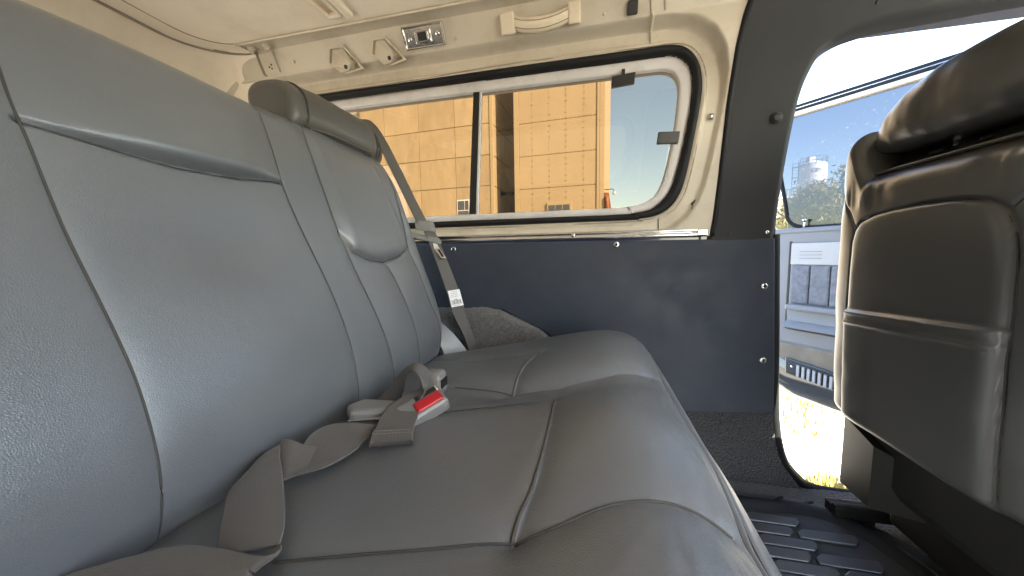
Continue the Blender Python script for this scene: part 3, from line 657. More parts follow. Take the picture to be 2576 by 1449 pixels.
# wheel arch, carpeted
def arch():
    xs = catmull([(-1.1,1.105),(-.75,1.10),(-.46,1.100),(-.30,1.100),(-.262,1.090),(-.19,1.055),(-.13,1.020),(-.05,.955),(.06,.85),(.12,.74),(.13,.60)],90)
    P = []
    for x,z in xs:
        P.append([(x,.765,z),(x,.745,z),(x+.002,.730,z-.004),(x-.002,.718,z-.014),(x-.008,.710,z-.03),(x-.012,.707,min(z-.08,.9)),(x-.02,.705,.60)])
    P = np.array(P, float); P[...,2] += .004*fbm(P[...,0]*3,P[...,1]*3,12,3,9)
    return grid('wheel_arch', P, m_carpet, veh, flip=True)
arch()
# carpeted kick panel below, door jamb weatherstrip, sill, floor
kp = np.array([[(x0+(x1-x0)*t, .758-.004*math.sin(t*9), z) for t in np.linspace(0,1,14)] for z,x0,x1 in ((.822,.02,.496),(.80,.02,.498),(.74,.02,.506),(.70,.02,.516),(.67,.02,.530),(.645,.02,.548),(.61,.02,.575))])
grid('kick_carpet', kp, m_carpet_dark, veh, flip=False)
ws = catmull([(.478,.766,1.312),(.484,.768,1.20),(.492,.77,1.06),(.499,.772,.92),(.505,.772,.82),(.516,.773,.74),(.535,.775,.675),(.565,.777,.632),(.605,.778,.604),(.70,.778,.596),(1.1,.778,.594)],70)
tube('weatherstrip', ws, .013, m_rubber, veh, seg=10)
wv = tube('weatherstrip_lip', ws+np.array([.012,.012,0]), .007, m_rubber, veh, seg=8)
box('jamb', (.40,.782,.50), (.488,.828,1.33), m_rubber, veh)
box('sill', (.44,.70,.50), (1.2,.80,.585), m_body, veh, .01); box('sill', (.44,-.80,.50), (1.2,-.70,.585), m_body, veh, .01)
fx, fy = np.meshgrid(np.linspace(-1.30,1.42,120), np.linspace(-.775,.775,70), indexing='ij')
fz = .605+.004*fbm(fx,fy,15,3,8)+.012*np.exp(-((fy-.70)/.06)**2)*np.exp(-((fx-.47)/.12)**2)
grid('floor_carpet', np.stack([fx,fy,fz],-1), m_carpet_dark, veh)
box('underbody', (-1.33,-.77,.50), (1.40,.77,.575), m_rubber, veh)
# front: cowl, dash, windscreen, bonnet
box('dashboard', (1.12,-.74,.95), (1.42,.74,1.30), m_dash, veh, .03); box('firewall', (1.38,-.77,.55), (1.44,.77,1.32), m_dash, veh)
box('bonnet', (1.42,-.80,.70), (2.75,.80,1.22), m_body, veh, .05); box('front_lower', (1.44,-.80,.45), (2.7,.80,.72), m_rubber, veh)
for s in (1,-1):
    prism('windscreen_pillar', [(1.30,s*.70,1.30),(1.38,s*.70,1.30),(1.10,s*.68,1.95),(1.02,s*.68,1.95)], (0,s*.06,0), m_trim, veh)
prism('windscreen', [(1.36,-.70,1.30),(1.36,.70,1.30),(1.07,.68,1.92),(1.07,-.68,1.92)], (.004,0,.002), m_glass_clear, veh)
box('windscreen_header', (1.00,-.72,1.885), (1.10,.72,1.985), m_trim, veh, .01)
# driver's door, swung open ---------------------------------------
dr = empty('door', (1.169,.803,0)); dr.parent = veh
dd = Vector((math.cos(R(124)), math.sin(R(124)), 0)); dn = Vector((-dd.y, dd.x, 0))   # along the door, and its inner-face normal
if dn.x > 0: dn = -dn
G0 = Vector((.80,1.35,0)); 
DM = Matrix.Translation(-Vector((1.169,.803,0))) @ frame_mtx(G0, dd, dn, (0,0,1))     # (a along door, w inward, z) -> door-local
def dbox(name, a0,a1,w0,w1,z0,z1,mat,par,bev=0.0): return box(name, (a0,w0,z0),(a1,w1,z1), mat, par, bev, DM)
def dprism(name, pts, w0, w1, mat, par, bev=0.0):
    return prism(name, [DM@Vector((a,w0,z)) for a,z in pts], (DM.to_3x3()@Vector((0,w1-w0,0))), mat, par, bev)
dbox('inner_panel', -.66,.125,-.05,.0,.88,1.352,m_doorpaint,dr,.012)
dbox('outer_skin', -.66,.13,-.13,-.052,.66,1.34,m_gloss,dr,.02)
lp = dprism('lower_panel', [(-.66,.885),(.122,.885),(.10,.80),(-.66,.74)], -.06, -.004, m_tan, dr, .01)

# gloss black lower edge that rolls under
prof = catmull([(-.006,.81),(.004,.76),(.006,.72),(-.004,.685),(-.03,.655),(-.07,.640),(-.12,.645)],24)
P = np.array([[tuple(DM@Vector((a, w, z + .05*max(0,(a+.02))/.14))) for a in np.linspace(-.66,.118,30)] for w,z in prof])
grid('lower_edge', P, m_gloss, dr)
# recessed trim insert
ti = dbox('trim_insert', -.60,-.012,.0,.006,.955,1.298,m_doorpaint,dr,.004)
dbox('top_strip', -.60,-.014,.006,.012,1.212,1.297,m_doorwhite,ti,.002)
for k in range(3): dbox('embossed_line', -.12,-.045,.012,.0135,1.262-k*.013,1.264-k*.013,m_doorpaint,ti)
for k in range(7): dbox('cloth_flute', -.084-k*.066,-.020-k*.066,.004,.016,1.055,1.208,m_doorcloth,ti,.007)
dbox('armrest', -.60,-.016,.004,.040,1.028,1.052,m_doorpaint,ti,.008)
pk = dprism('map_pocket', [(-.60,.955),(-.016,.955),(-.010,1.03),(-.60,1.03)], .004, .012, m_doorpaint, ti, .003)
P = np.array([[tuple(DM@Vector((a, w, z))) for a in (-.60,-.05,-.03,-.018)] for w,z in ((.014,1.026),(.017,1.0),(.020,.985),(.045,.962),(.042,.957),(.012,.955))]); P[:,-1,:] = P[:,-1,:]*1.0
grid('pocket_face', P, m_doorpaint, ti, smooth=False)
for (a,z0,z1) in ((-.006,.945,1.305),): dbox('insert_edge', a-.004,a+.004,-.002,.003,z0,z1,m_seam,ti)
dbox('insert_edge', -.60,-.01,-.002,.003,.942,.949,m_seam,ti)
# vent grille
gr = dprism('vent_grille', [(-.012,.822),(-.016,.756),(-.40,.712),(-.40,.790)], .0, .006, m_gloss, dr, .004)
for k in range(18):
    a = -.062-k*.0185; zc = .787-(-a-.012)*.10
    dprism('slat', [(a,zc-.024),(a,zc+.022),(a-.009,zc+.020),(a-.009,zc-.026)], .006,.016, m_doorwhite, gr)
    dprism('louvre_gap', [(a-.0095,zc-.027),(a-.0095,zc+.021),(a-.0175,zc+.019),(a-.0175,zc-.029)], .0062,.0075, m_black, gr)
disc('screw', DM@Vector((-.040,.006,.79)), DM.to_3x3()@Vector((0,1,0)), .005,.003,m_steel,gr)
# door belt, glass, window frame
bp_ = catmull([(.03,1.345),(-.02,1.352),(-.10,1.352),(-.66,1.352)],10)
dbox('belt_moulding', -.66,.11,-.055,.004,1.335,1.358,m_doorpaint,dr,.008)
dprism('door_glass', [(.028,1.36),(.034,1.42),(.055,1.52),(.115,1.834),(-.62,1.80),(-.66,1.36)], -.030,-.027, m_glass_door, dr)
for nm, w0,w1,z0,z1,mt in (('frame_inner',-.036,-.010,1.808,1.824,m_handle),('frame_rubber',-.040,-.012,1.8245,1.836,m_rubber),('frame_chrome',-.044,-.016,1.8365,1.8405,m_chrome),('frame_cap',-.050,-.020,1.841,1.853,m_rubber)):
    dprism(nm, [(.13,z0+.004),(.13,z1+.004),(-.66,z1-.032),(-.66,z0-.032)], w0, w1, mt, dr, .002)
tube('glass_channel', [DM@Vector(p) for p in catmull([(.115,-.028,1.83),(.070,-.028,1.60),(.040,-.028,1.46),(.028,-.028,1.40),(.002,-.028,1.372),(-.035,-.028,1.362),(-.10,-.028,1.359),(-.62,-.028,1.359)],50)], .008, m_rubber, dr, seg=8)
lk = empty('lock_knob'); lk.parent = dr
kb = DM@Vector((-.042,-.012,1.352)); tube('stem', [kb, kb+Vector((0,0,.035))], .0045, m_chrome, lk, seg=10); disc('knob', kb+Vector((0,0,.034)), (0,0,1), .009,.007,m_chrome,lk,seg=14)

# ------------------------------------------------------------------ rear bench
bench = empty('rear_bench_seat', (0,0,0), 'grey leather rear bench seat filling the left of the cabin', 'seat')
SA = [(-.072,1.62),(-.076,1.47),(-.079,1.419),(-.077,1.392),(-.076,1.35),(-.074,1.298),(-.070,1.247),(-.066,1.173),(-.066,1.112),(-.066,1.066),(-.067,1.03),(-.072,.95)]
SB = [(.245,1.62),(.222,1.55),(.207,1.517),(.194,1.459),(.187,1.385),(.195,1.325),(.204,1.269),(.212,1.193),(.215,1.131),(.216,1.068),(.222,1.014),(.225,.95)]
SC = [(.36,1.62),(.315,1.55),(.289,1.50),(.281,1.434),(.280,1.328),(.288,1.26),(.296,1.205),(.307,1.125),(.320,1.064),(.333,1.01),(.34,.95)]
SD = [(.62,1.56),(.562,1.488),(.550,1.412),(.535,1.326),(.521,1.297),(.532,1.222),(.530,1.15),(.550,1.104),(.57,1.0)]
SU = [(.281,1.318),(.288,1.306),(.301,1.283),(.342,1.267),(.396,1.261),(.461,1.272),(.505,1.288),(.521,1.297)]
SV = [(.402,1.261),(.411,1.211),(.415,1.129),(.427,1.07),(.449,1.005),(.455,.95)]
SR = [(-.078,1.397),(-.056,1.393),(-.015,1.388),(.038,1.384),(.112,1.386),(.154,1.391),(.187,1.394)]
# near seat mirrors the far one about the middle of the centre section
mid2 = (-.072+.205)
def mirror(S): return [(mid2-y, z) for y,z in S]
def dense(P, n, w):
    """resample a profile with more points where w is larger"""
    P = resample(P, 4000); c = np.r_[0, np.cumsum(w((P[1:]+P[:-1])/2))]; t = np.linspace(0, c[-1], n)
    return np.stack([np.interp(t, c, P[:,k]) for k in range(P.shape[1])], 1)
def seam_path(S, n, cols, key, P, N, lift):
    """points of a seam laid on a displaced sheet; key is monotone down every column"""
    out = []
    for y, z in S:
        f = np.interp(y, cols, np.arange(len(cols))); c0 = int(min(f, len(cols)-2)); w = f-c0; q = 0
        for c, ww in ((c0,1-w),(c0+1,w)):
            p = np.array([np.interp(z, key[:,c], P[:,c,k]) for k in range(3)]); m = np.array([np.interp(z, key[:,c], N[:,c,k]) for k in range(3)])
            q = q + ww*(p+m*lift)
        out.append(q)
    out = np.array(out); sm = out.copy()
    for _ in range(8): sm[1:-1] = (sm[:-2]+2*sm[1:-1]+sm[2:])/4
    return sm
def backrest():
    prof = catmull([(-.50,.90),(-.44,.955),(-.402,1.0),(-.393,1.07),(-.408,1.15),(-.449,1.275),(-.494,1.407),(-.519,1.47),(-.548,1.518),(-.585,1.541),(-.63,1.546),(-.675,1.528),(-.695,1.48),(-.69,1.30),(-.66,1.0),(-.65,.9)], 400)
    prof = dense(prof, 430, lambda p: 1+2.6*((p[:,1]>1.36)&(p[:,1]<1.43)&(p[:,0]>-.56))+1.8*((p[:,1]>1.25)&(p[:,1]<1.32)&(p[:,0]>-.5)))
    Y = np.r_[np.linspace(-.50,-.10,110), np.linspace(-.0985,.62,480)]
    t = np.gradient(prof, axis=0); t /= np.linalg.norm(t, axis=1)[:,None]; nrm = np.stack([t[:,1], -t[:,0]], 1)   # outward = +X on the front face
    PX, YY = np.meshgrid(prof[:,0], Y, indexing='ij'); PZ = np.repeat(prof[:,1][:,None], len(Y), 1)
    NX = np.repeat(nrm[:,0][:,None], len(Y), 1); NZ = np.repeat(nrm[:,1][:,None], len(Y), 1)
    i0 = int(np.argmax(prof[:,1])); idx = np.repeat(np.arange(len(prof))[:,None], len(Y), 1); front = 1-sstep(i0, i0+40, idx)
    # arc-length height: past the crown keep counting upward so seams run over the top
    s = np.r_[0, np.cumsum(np.linalg.norm(np.diff(prof,axis=0),axis=1))]; zz = np.where(idx < i0-25, PZ, 0)
    zc = PZ.copy(); k0 = i0-30; zc[idx > k0] = (prof[k0,1] + (s[idx]-s[k0])*.9)[idx > k0]
    disp = np.zeros_like(PX)
    near = 10
    for S in (SA, SB, SC, SD, mirror(SC), mirror(SD)):
        d = pdist(YY, zc, S)
        disp -= .0036*np.exp(-d/.012)*front
    for S in (SV, mirror(SV)):
        d = pdist(YY, zc, S); disp -= .0045*np.exp(-d/.028)*front
    # head bib of the outer seats
    for S, sg in ((SU,1),(mirror(SU),-1)):
        lo, hi = (min(p[0] for p in S), max(p[0] for p in S)); zl = np.interp(YY, *[np.array(q) for q in zip(*sorted(S))])
        m = ((YY > lo)&(YY < hi)).astype(float); d = zc-zl
        up = np.where(d > 0, .011*(1-np.exp(-d/.010))*np.exp(-np.maximum(d-.05,0)/.18), -.004*np.exp(d/.012))
        w = sstep(lo, lo+.03, YY)*(1-sstep(hi-.03, hi, YY)); disp += up*m*w*front
        disp -= .005*np.exp(-(pdist(YY,zc,S)/.003)**2)*front
    # pillow between the centre seams and the head roll
    zl = np.interp(YY, [p[0] for p in SR], [p[1] for p in SR]); inC = sstep(-.082,.045,YY)*(1-sstep(.10,.194,YY))
    d = zc-zl
    roll = np.where(d > 0, .020*(1-np.exp(-d/.0035))*np.exp(-np.maximum(d-.012,0)/.075), -.003*np.exp(d/.008))
    disp += roll*inC*front
    disp -= .005*np.exp(-(pdist(YY,zc,SR)/.0028)**2)*front
    low = np.exp(-((zc-1.13)/.09)**2)
    disp += .010*low*np.exp(-((YY-.07)/.09)**2)*front + .012*low*np.exp(-((YY+.22)/.11)**2)*front + .008*np.exp(-((zc-1.12)/.09)**2)*np.exp(-((YY-.40)/.12)**2)*front
    disp -= .010*np.exp(-((zc-1.29)/.06)**2)*np.exp(-((YY-.07)/.11)**2)*front
    disp += .0022*fbm(YY,zc,21,2,5)*front
    # rounded outboard ends
    for e, sg in ((.605,1),(-.475,-1)):
        q = np.clip((sg*(YY-e)+.05)/.055, 0, 1.0); disp -= .07*(1-np.sqrt(np.maximum(0,1-q*q)))
    P = np.stack([PX+NX*disp, YY, PZ+NZ*disp], -1)
    o = grid('backrest', P, m_leather, bench, flip=True)
    for S, z1 in ((SA,1.60),(SB,1.57),(SC,1.53),(SD,1.5),(SU,9),(SV,9),(SR,9)):
        Q = resample(catmull(S, 60), 90); Q = Q[(Q[:,1] < z1)&(Q[:,1] > .975)]
        NN = np.stack([NX, np.zeros_like(NX), NZ], -1); K = np.maximum.accumulate(zc + np.arange(len(zc))[:,None]*1e-9, axis=0)
        pts = seam_path(Q, 90, Y, K, P, NN, .0005)
        tube('seam', pts, .0012, m_seam, o, seg=6)  # dark cord colours in the shade along the backrest seam
    return o
br_ = backrest()
def bench_headrest(y0, y1, name='headrest'):
    """horizontal pad with flat stitched end caps"""
    ys = np.r_[y0, y0+.004, y0+.012, y0+.022, y0+.032, np.linspace(y0+.036,y1-.036,30), y1-.032, y1-.022, y1-.012, y1-.004, y1]
    th = np.linspace(0,2*math.pi,57)[:-1]; rows = []
    for y in ys:
        q = min(y-y0, y1-y); k = .78+.22*math.sqrt(max(0,1-(1-min(1,q/.034))**2)) if q > 0 else .70
        if .030 < q < .035: k *= .965
        row = []
        for a in th:
            c, s = math.cos(a), math.sin(a); ex = 2/2.6
            row.append((-.608+.058*k*abs(c)**ex*np.sign(c) - .012*s, y, 1.568+.052*k*abs(s)**ex*np.sign(s) + .010*min(1,(y-y0)/.1)))
        rows.append(row)
    ca = np.array(rows[0]).mean(0); cb = np.array(rows[-1]).mean(0)
    rows = [[tuple(ca+(np.array(p)-ca)*f) for p in rows[0]] for f in (.01,.5,.85)] + rows + [[tuple(cb+(np.array(p)-cb)*f) for p in rows[-1]] for f in (.85,.5,.01)]
    o = grid(name, np.array(rows), m_headrest, bench, closed=True, flip=True)
    yy = y0+.0325
    r = [(-.608+.0585*abs(math.cos(a))**(2/2.6)*np.sign(math.cos(a))-.012*math.sin(a), yy, 1.571+.0525*abs(math.sin(a))**(2/2.6)*np.sign(math.sin(a))) for a in th]
    tube('stitch_welt', r, .0016, m_seam, o, seg=6, closed=True)
    tube('edge_welt', [(-.555,y,1.527+.010*min(1,(y-y0)/.1)) for y in np.linspace(y0+.04,y1-.02,20)], .0025, m_headrest, o, seg=6)
    return o
bench_headrest(.285,.555); bench_headrest(mid2-.555, mid2-.285)
# belt guide housing at the outboard shoulder
gd = []
for t in np.linspace(0,1,16):
    r_ = math.sin(math.pi*min(1,t*1.0+.0))**.5 if 0<t<1 else .02
    gd.append([(-.615+.045*r_*math.cos(a), .555+.075*t, 1.575+.05*r_*math.sin(a)-.02*t) for a in np.linspace(0,2*math.pi,25)[:-1]])
grid('belt_guide', np.array(gd), m_headrest, bench, closed=True, flip=True)
for k in range(2): tube('guide_welt', [(-.615+.0465*math.cos(a), .578+k*.010, 1.570+.051*math.sin(a)) for a in np.linspace(-.6,2.2,18)], .0015, m_seam, bench, seg=6)
KX=[-.50,-.45,-.40,-.19,-.03,.065,.11,.14,.160,.170,.172,.165,.15]; KZ=[.93,.965,1.0,1.043,1.074,1.082,1.075,1.055,1.02,.96,.88,.80,.74]
def Zc(x): return float(np.interp(x, KX[:9], KZ[:9]))
def cushion():
    prof = resample(catmull([(-.50,.93),(-.45,.965),(-.40,1.0),(-.30,1.022),(-.19,1.044),(-.10,1.062),(-.03,1.076),(.025,1.084),(.06,1.083),(.09,1.075),(.115,1.060),(.136,1.037),(.152,1.005),(.163,.965),(.170,.92),(.170,.85),(.160,.78),(.13,.72)], 300), 400); prof = dense(prof, 560, lambda p: 1+3.0*((p[:,0]>-.14)&(p[:,0]<-.02)&(p[:,1]>1.0))+1.5*((p[:,0]>.09)&(p[:,1]>1.0)))
    Y = np.r_[np.linspace(-.52,-.16,90), np.linspace(-.158,.625,440)]
    t = np.gradient(prof, axis=0); t /= np.linalg.norm(t,axis=1)[:,None]; nrm = np.stack([-t[:,1], t[:,0]],1)
    PX, YY = np.meshgrid(prof[:,0], Y, indexing='ij'); PZ = np.repeat(prof[:,1][:,None],len(Y),1)
    NX = np.repeat(nrm[:,0][:,None],len(Y),1); NZ = np.repeat(nrm[:,1][:,None],len(Y),1)
    s = np.r_[0,np.cumsum(np.linalg.norm(np.diff(prof,axis=0),axis=1))]; i65 = np.argmin(np.abs(prof[:,0]-.03)); xs = np.where(np.arange(len(s))>i65, prof[i65,0]+s-s[i65], prof[:,0])
    XC = np.repeat(xs[:,None],len(Y),1)
    disp = np.zeros_like(PX)
    ins = [(-.46,.14),(-.269,.150),(-.16,.166),(-.048,.180),(-.045,.094),(-.048,-.003),(-.054,-.043),(-.057,-.066),(-.108,-.076),(-.17,-.083),(-.242,-.09),(-.46,-.095)]
    i = inside(XC,YY,ins); d = pdist(XC,YY,ins)
    edge = pdist(XC,YY,ins[3:8]); side_ = np.minimum(pdist(XC,YY,ins[:4]), pdist(XC,YY,ins[7:]))
    disp += np.where(i, -.0015*np.exp(-edge/.006), -.0015*np.exp(-edge/.03)-.004*np.exp(-edge/.016)+.004*np.exp(-edge/.0012))
    disp -= .0030*np.exp(-side_/.014)
    def outer(sgn):
        nonlocal disp
        q = [(-.46,.30),(-.244,.285),(-.128,.245),(-.124,.30),(-.121,.346),(-.106,.42),(-.251,.440),(-.46,.52)]
        if sgn < 0: q = [(x, .09-y) for x,y in q]
        e1 = pdist(XC,YY,q[2:6]); e2 = np.minimum(pdist(XC,YY,q[:3]), pdist(XC,YY,q[5:])); ii = inside(XC,YY,q)
        disp += np.where(ii, -.001*np.exp(-e1/.006), -.004*np.exp(-e1/.016)+.003*np.exp(-e1/.0012))
        disp -= .003*np.exp(-e2/.016)
    outer(1)
    cr2 = [(-.127,.244),(-.051,.242),(.011,.263),(.055,.284),(.10,.292)]; cr1 = [(-.055,-.065),(-.023,-.054),(.006,-.038),(.036,-.028),(.065,-.023),(.09,-.025),(.108,-.031)]
    for c, a in ((cr1,.0060),(cr2,.0075)):
        d = pdist(XC,YY,c); disp -= a*np.exp(-d/.024)
    # soft channel between the far seat and the centre one
    ch_ = [(-.40,.25),(-.2,.235),(-.12,.225),(-.02,.225),(.06,.25)]
    disp -= .012*np.exp(-(pdist(XC,YY,ch_)/.045)**2)
    disp += .010*np.exp(-((YY-.09)/.07)**2)*np.exp(-((XC-.03)/.07)**2)
    disp += .008*np.exp(-((YY-.43)/.10)**2)*np.exp(-((XC-.03)/.10)**2)
    disp += .006*np.exp(-((YY+.14)/.08)**2)*np.exp(-((XC-.04)/.09)**2)
    fs_ = [(.142,.70),(.139,.543),(.130,.30),(.126,.15),(.124,.05),(.121,-.05),(.118,-.15),(.118,-.6)]
    d = pdist(XC,YY,fs_); disp -= .0045*np.exp(-(d/.0024)**2)
    d2 = pdist(XC,YY,[(x+.008,y) for x,y in fs_]); disp -= .003*np.exp(-(d2/.002)**2)
    disp += .0028*fbm(XC,YY,31,2,5) + .0005*fbm(XC*3,YY,32,2,45)*np.exp(-((XC-.09)/.07)**2)
    for e, sg in ((.620,1),(-.515,-1)):
        q = np.clip((sg*(YY-e)+.085)/.09,0,1.0); disp -= .10*(1-np.sqrt(np.maximum(0,1-q*q)))
    P = np.stack([PX+NX*disp, YY, PZ+NZ*disp],-1)
    o = grid('cushion', P, m_leather, bench, flip=True)
    def cord(S, r_=.0014, n=60, mat=None, name='seam'):
        Q = [(y, x) for x, y in resample(catmull(S, n), n)]
        pts = seam_path(Q, n, Y, XC + np.arange(len(XC))[:,None]*1e-9, P, np.stack([NX, np.zeros_like(NX), NZ], -1), .0006)
        tube(name, pts, r_, mat or m_seam, o, seg=6)  # dark cord drawn for the shaded line of a cushion seam
    cord(ins[3:8], .0018); cord(ins[1:4], .0009); cord(ins[7:11], .0011); cord(cr1, .0011); cord([(-.244,.285),(-.128,.245)], .0008); cord([(-.128,.245),(-.124,.30),(-.121,.346),(-.106,.42)], .0012)
    cord([(x,y) for x,y in fs_ if -.2 < y < .6], .0010); cord([(x+.008,y) for x,y in fs_ if -.2 < y < .6], .0009)
    return o
cushion()
# stitch runs along the front seam
st = []
for y in np.linspace(-.14,.56,110):
    x = np.interp(y, [-.6,-.15,-.05,.05,.15,.30,.543,.70], [.118,.118,.121,.124,.126,.130,.139,.142])
box('cushion_base', (-.45,-.50,.62), (.12,.60,.86), m_black, bench); box('backrest_shell', (-.66,-.45,.62), (-.58,.56,1.30), m_black, bench, .02)
# side skirt visible beside the far belt
grid('side_skirt', np.array([[(-.47,.60,1.09),(-.45,.64,1.09)],[(-.44,.61,1.05),(-.40,.655,1.04)],[(-.42,.62,1.0),(-.36,.665,.985)],[(-.40,.63,.93),(-.33,.67,.92)]]), m_leather, bench)
# ------------------------------------------------------------------ front seat
fseat = empty('front_seat', (0,0,0), 'charcoal leather front bucket seat seen from behind at the right edge', 'seat')
FC = .45; FW = .222
def front_back():
    H = np.r_[np.linspace(0,.06,14)[:-1], np.linspace(.06,.90,250)[:-1], np.linspace(.90,1,60)]
    th = np.linspace(0,2*math.pi,361)[:-1]
    HH, TH = np.meshgrid(H, th, indexing='ij')
    ex = 2/5.5
    cy = np.sign(np.cos(TH))*np.abs(np.cos(TH))**ex; cx = np.sign(np.sin(TH))*np.abs(np.sin(TH))**ex
    w = FW*(.93+.07*sstep(0,.5,HH)); dep = .058 + .0*HH
    kt = np.where(HH > .92, np.sqrt(np.maximum(0,1-((HH-.92)/.08)**2)), 1.0); kb = np.where(HH < .05, np.sqrt(np.maximum(0,1-((.05-HH)/.05)**2)), 1.0)
    k = kt*kb
    Y = FC + w*cy*(1-.05*(1-k))
    sh = sstep(.13,.195,np.abs(Y-FC))
    ztop = 1.425+.100*sh - .06*sstep(.19,.222,np.abs(Y-FC))
    z0 = .885
    Z = z0+(ztop-z0)*HH
    xr = .612 - .004*(Z-.9) + .03*np.maximum(0,.98-Z)
    X = xr + dep*cx*k
    # fine detail on the rear face (cx<0)
    rear = sstep(-.2,-.9,cx)*1.0 if False else np.clip((-cx-.3)/.5,0,1)
    o = np.zeros_like(X)
    PAN = [(.600,.86),(.602,1.10),(.604,1.285),(.598,1.312),(.580,1.328),(.545,1.339),(.490,1.345),(.431,1.347),(.385,1.344),(.347,1.337),(.325,1.322),(.312,1.295),(.307,1.26),(.305,1.10),(.300,.86)]
    d = pdist(Y,Z,PAN); inp = inside(Y,Z,PAN)
    o += rear*np.where(inp, .007*(1-np.exp(-d/.008)), 0) - rear*.006*np.exp(-(d/.003)**2)
    for L in ([(.600,1.310),(.622,1.345),(.645,1.372),(.672,1.402)],[(.322,1.322),(.300,1.345),(.27,1.375),(.22,1.42)]):
        d = pdist(Y,Z,L); o -= .005*np.exp(-(d/.003)**2)+.003*np.exp(-d/.015)*rear
    rim = pdist(Y,Z,[(.60,1.425),(.30,1.425)])
    # pocket with a rolled lip
    zl = np.interp(Y, [.30,.594],[1.157,1.140]); m = ((Y>.303)&(Y<.600)).astype(float)*sstep(.300,.312,Y)*(1-sstep(.592,.601,Y))
    dz = zl-Z
    sag = 1+.5*np.exp(-((Y-.45)/.1)**2)
    o += rear*m*(np.where(dz>0, .007*(1-np.exp(-dz/.003))*np.exp(-np.maximum(0,dz-.03)/.2), 0)*sag + .004*np.exp(-((dz-.004)/.005)**2) + .003*np.exp(-((dz-.026)/.004)**2))
    o += rear*(.0018*fbm(Y*1.0,Z*.6,41,3,9)*(1-sstep(1.09,1.14,Z)) + .0022*fbm(Y*2.2,Z*.5,42,3,16)*np.exp(-((Z-1.385)/.03)**2) + .0012*fbm(Y,Z,43,3,8))
    X = X - o*np.sign(-cx+.0001)*np.where(cx<0,1,0)
    o = grid('seat_back', np.stack([X,Y,Z],-1), m_leather_dark, fseat, closed=True, flip=False)
    ok = cx < -.2
    for S in (PAN, [(.600,1.310),(.622,1.345),(.645,1.372),(.668,1.398)], [(.322,1.322),(.300,1.345),(.27,1.375),(.235,1.41)]):
        pts = []
        for y, z in resample(catmull(S,70), 70):
            if z < .90: continue
            D = np.where(ok, (Y-y)**2+(Z-z)**2, 9); k = np.unravel_index(np.argmin(D), D.shape); pts.append((X[k]-.0004, y, z))
        pts = np.array(pts)
        for _ in range(4): pts[1:-1] = (pts[:-2]+2*pts[1:-1]+pts[2:])/4
        tube('seam', pts, .0016, m_seam, o, seg=6)  # dark cord gives the panel seam its painted shadow line
    return o
front_back()
# recessed saddle in front of the rim that carries the headrest
sx = []
for t in np.linspace(0,1,14):
    sx.append([(.585+.105*t, y, 1.408+.085*t**.8 + .05*t*abs((y-.45)/.2)**3) for y in np.linspace(.655,.245,30)])
grid('saddle', np.array(sx), m_saddle, fseat)
tube('rim_welt', [(.578-.0*y, y, 1.4245) for y in np.linspace(.595,.27,30)], .003, m_leather_dark, fseat, seg=6)
def front_headrest():
    ys = np.linspace(-1,1,90); th = np.linspace(0,2*math.pi,73)[:-1]; rows=[]
    for u in ys:
        uu = np.sign(u)*abs(u)**.8; y = .425+.212*uu
        hgt = .141*(max(0,1-abs(uu)**2.4))**.58; dp = .062*(max(0,1-abs(uu)**4))**.4
        zb = 1.468-.010*(1-uu*uu)
        row=[]
        for a in th:
            c,s = math.cos(a), math.sin(a); ex=2/2.7
            zz = zb+hgt/2+hgt/2*np.sign(s)*abs(s)**ex
            xx = .628+dp*np.sign(c)*abs(c)**ex + .05*(zz-1.47)
            row.append((xx,y,zz))
        rows.append(row)
    P = np.array(rows); P[...,0] += .002*fbm(P[...,1]*2,P[...,2],51,3,10)
    h = grid('headrest', P, m_leather_dark, fseat, closed=True, flip=True)
    tube('headrest_seam', [(.577+.02*abs(t)**3, .425-.19*t, 1.50+.03*t) for t in np.linspace(-.1,.2,3)], .0012, m_seam, h, seg=6)
    for y in (.37,.50): tube('post', [(.635,y,1.40),(.635,y,1.49)], .007, m_chrome, h)
    for y,x in ((.52,.635),(.44,.64)): disc('post_collar', (x-.01,y,1.447), (-.5,0,1), .012,.006,m_black,h)
front_headrest()
# lower apron, base, slide rails
apr = np.array([[(x,y,z) for y in np.linspace(.645,.245,20)] for x,z in ((.585,.895),(.60,.872),(.63,.858),(.67,.850),(.72,.850))])
grid('apron', apr, m_saddle, fseat)
box('seat_cushion', (.62,.25,.74), (1.10,.64,.90), m_saddle, fseat, .03)
box('seat_frame', (.66,.29,.655), (1.05,.60,.74), m_rail, fseat, .008)
cov = [(.745,.672),(.640,.672),(.604,.664),(.598,.566),(.690,.474),(.75,.466)]
V=[];F=[]; nC=len(cov)
tz = [.872,.872,.868,.846,.805,.79]; bz_ = [.70,.70,.70,.705,.735,.75]
cc = np.array(cov); cin = cc + np.array([(0,-.02),(.010,-.020),(.022,-.018),(.022,.006),(.008,.014),(.0,.016)])
for (x,y),z in zip(cov,bz_): V.append((x,y,z))
for (x,y),z in zip(cov,tz): V.append((x,y,z))
for (x,y),z in zip(cin,tz): V.append((x,y,z-.001))
for (x,y),z in zip(cin,bz_): V.append((x,y,z))
for k in range(nC-1):
    for r in range(3): F.append((r*nC+k, r*nC+k+1, (r+1)*nC+k+1, (r+1)*nC+k))
cv = mesh('recliner_cover', V, F, m_basket, fseat)
box('recliner_bolt', (.63,.575,.80), (.66,.60,.806), m_steel, fseat, .002); tube('recliner_spring', [(.66,.59,.78),(.66,.59,.86)], .006, m_steel, fseat)
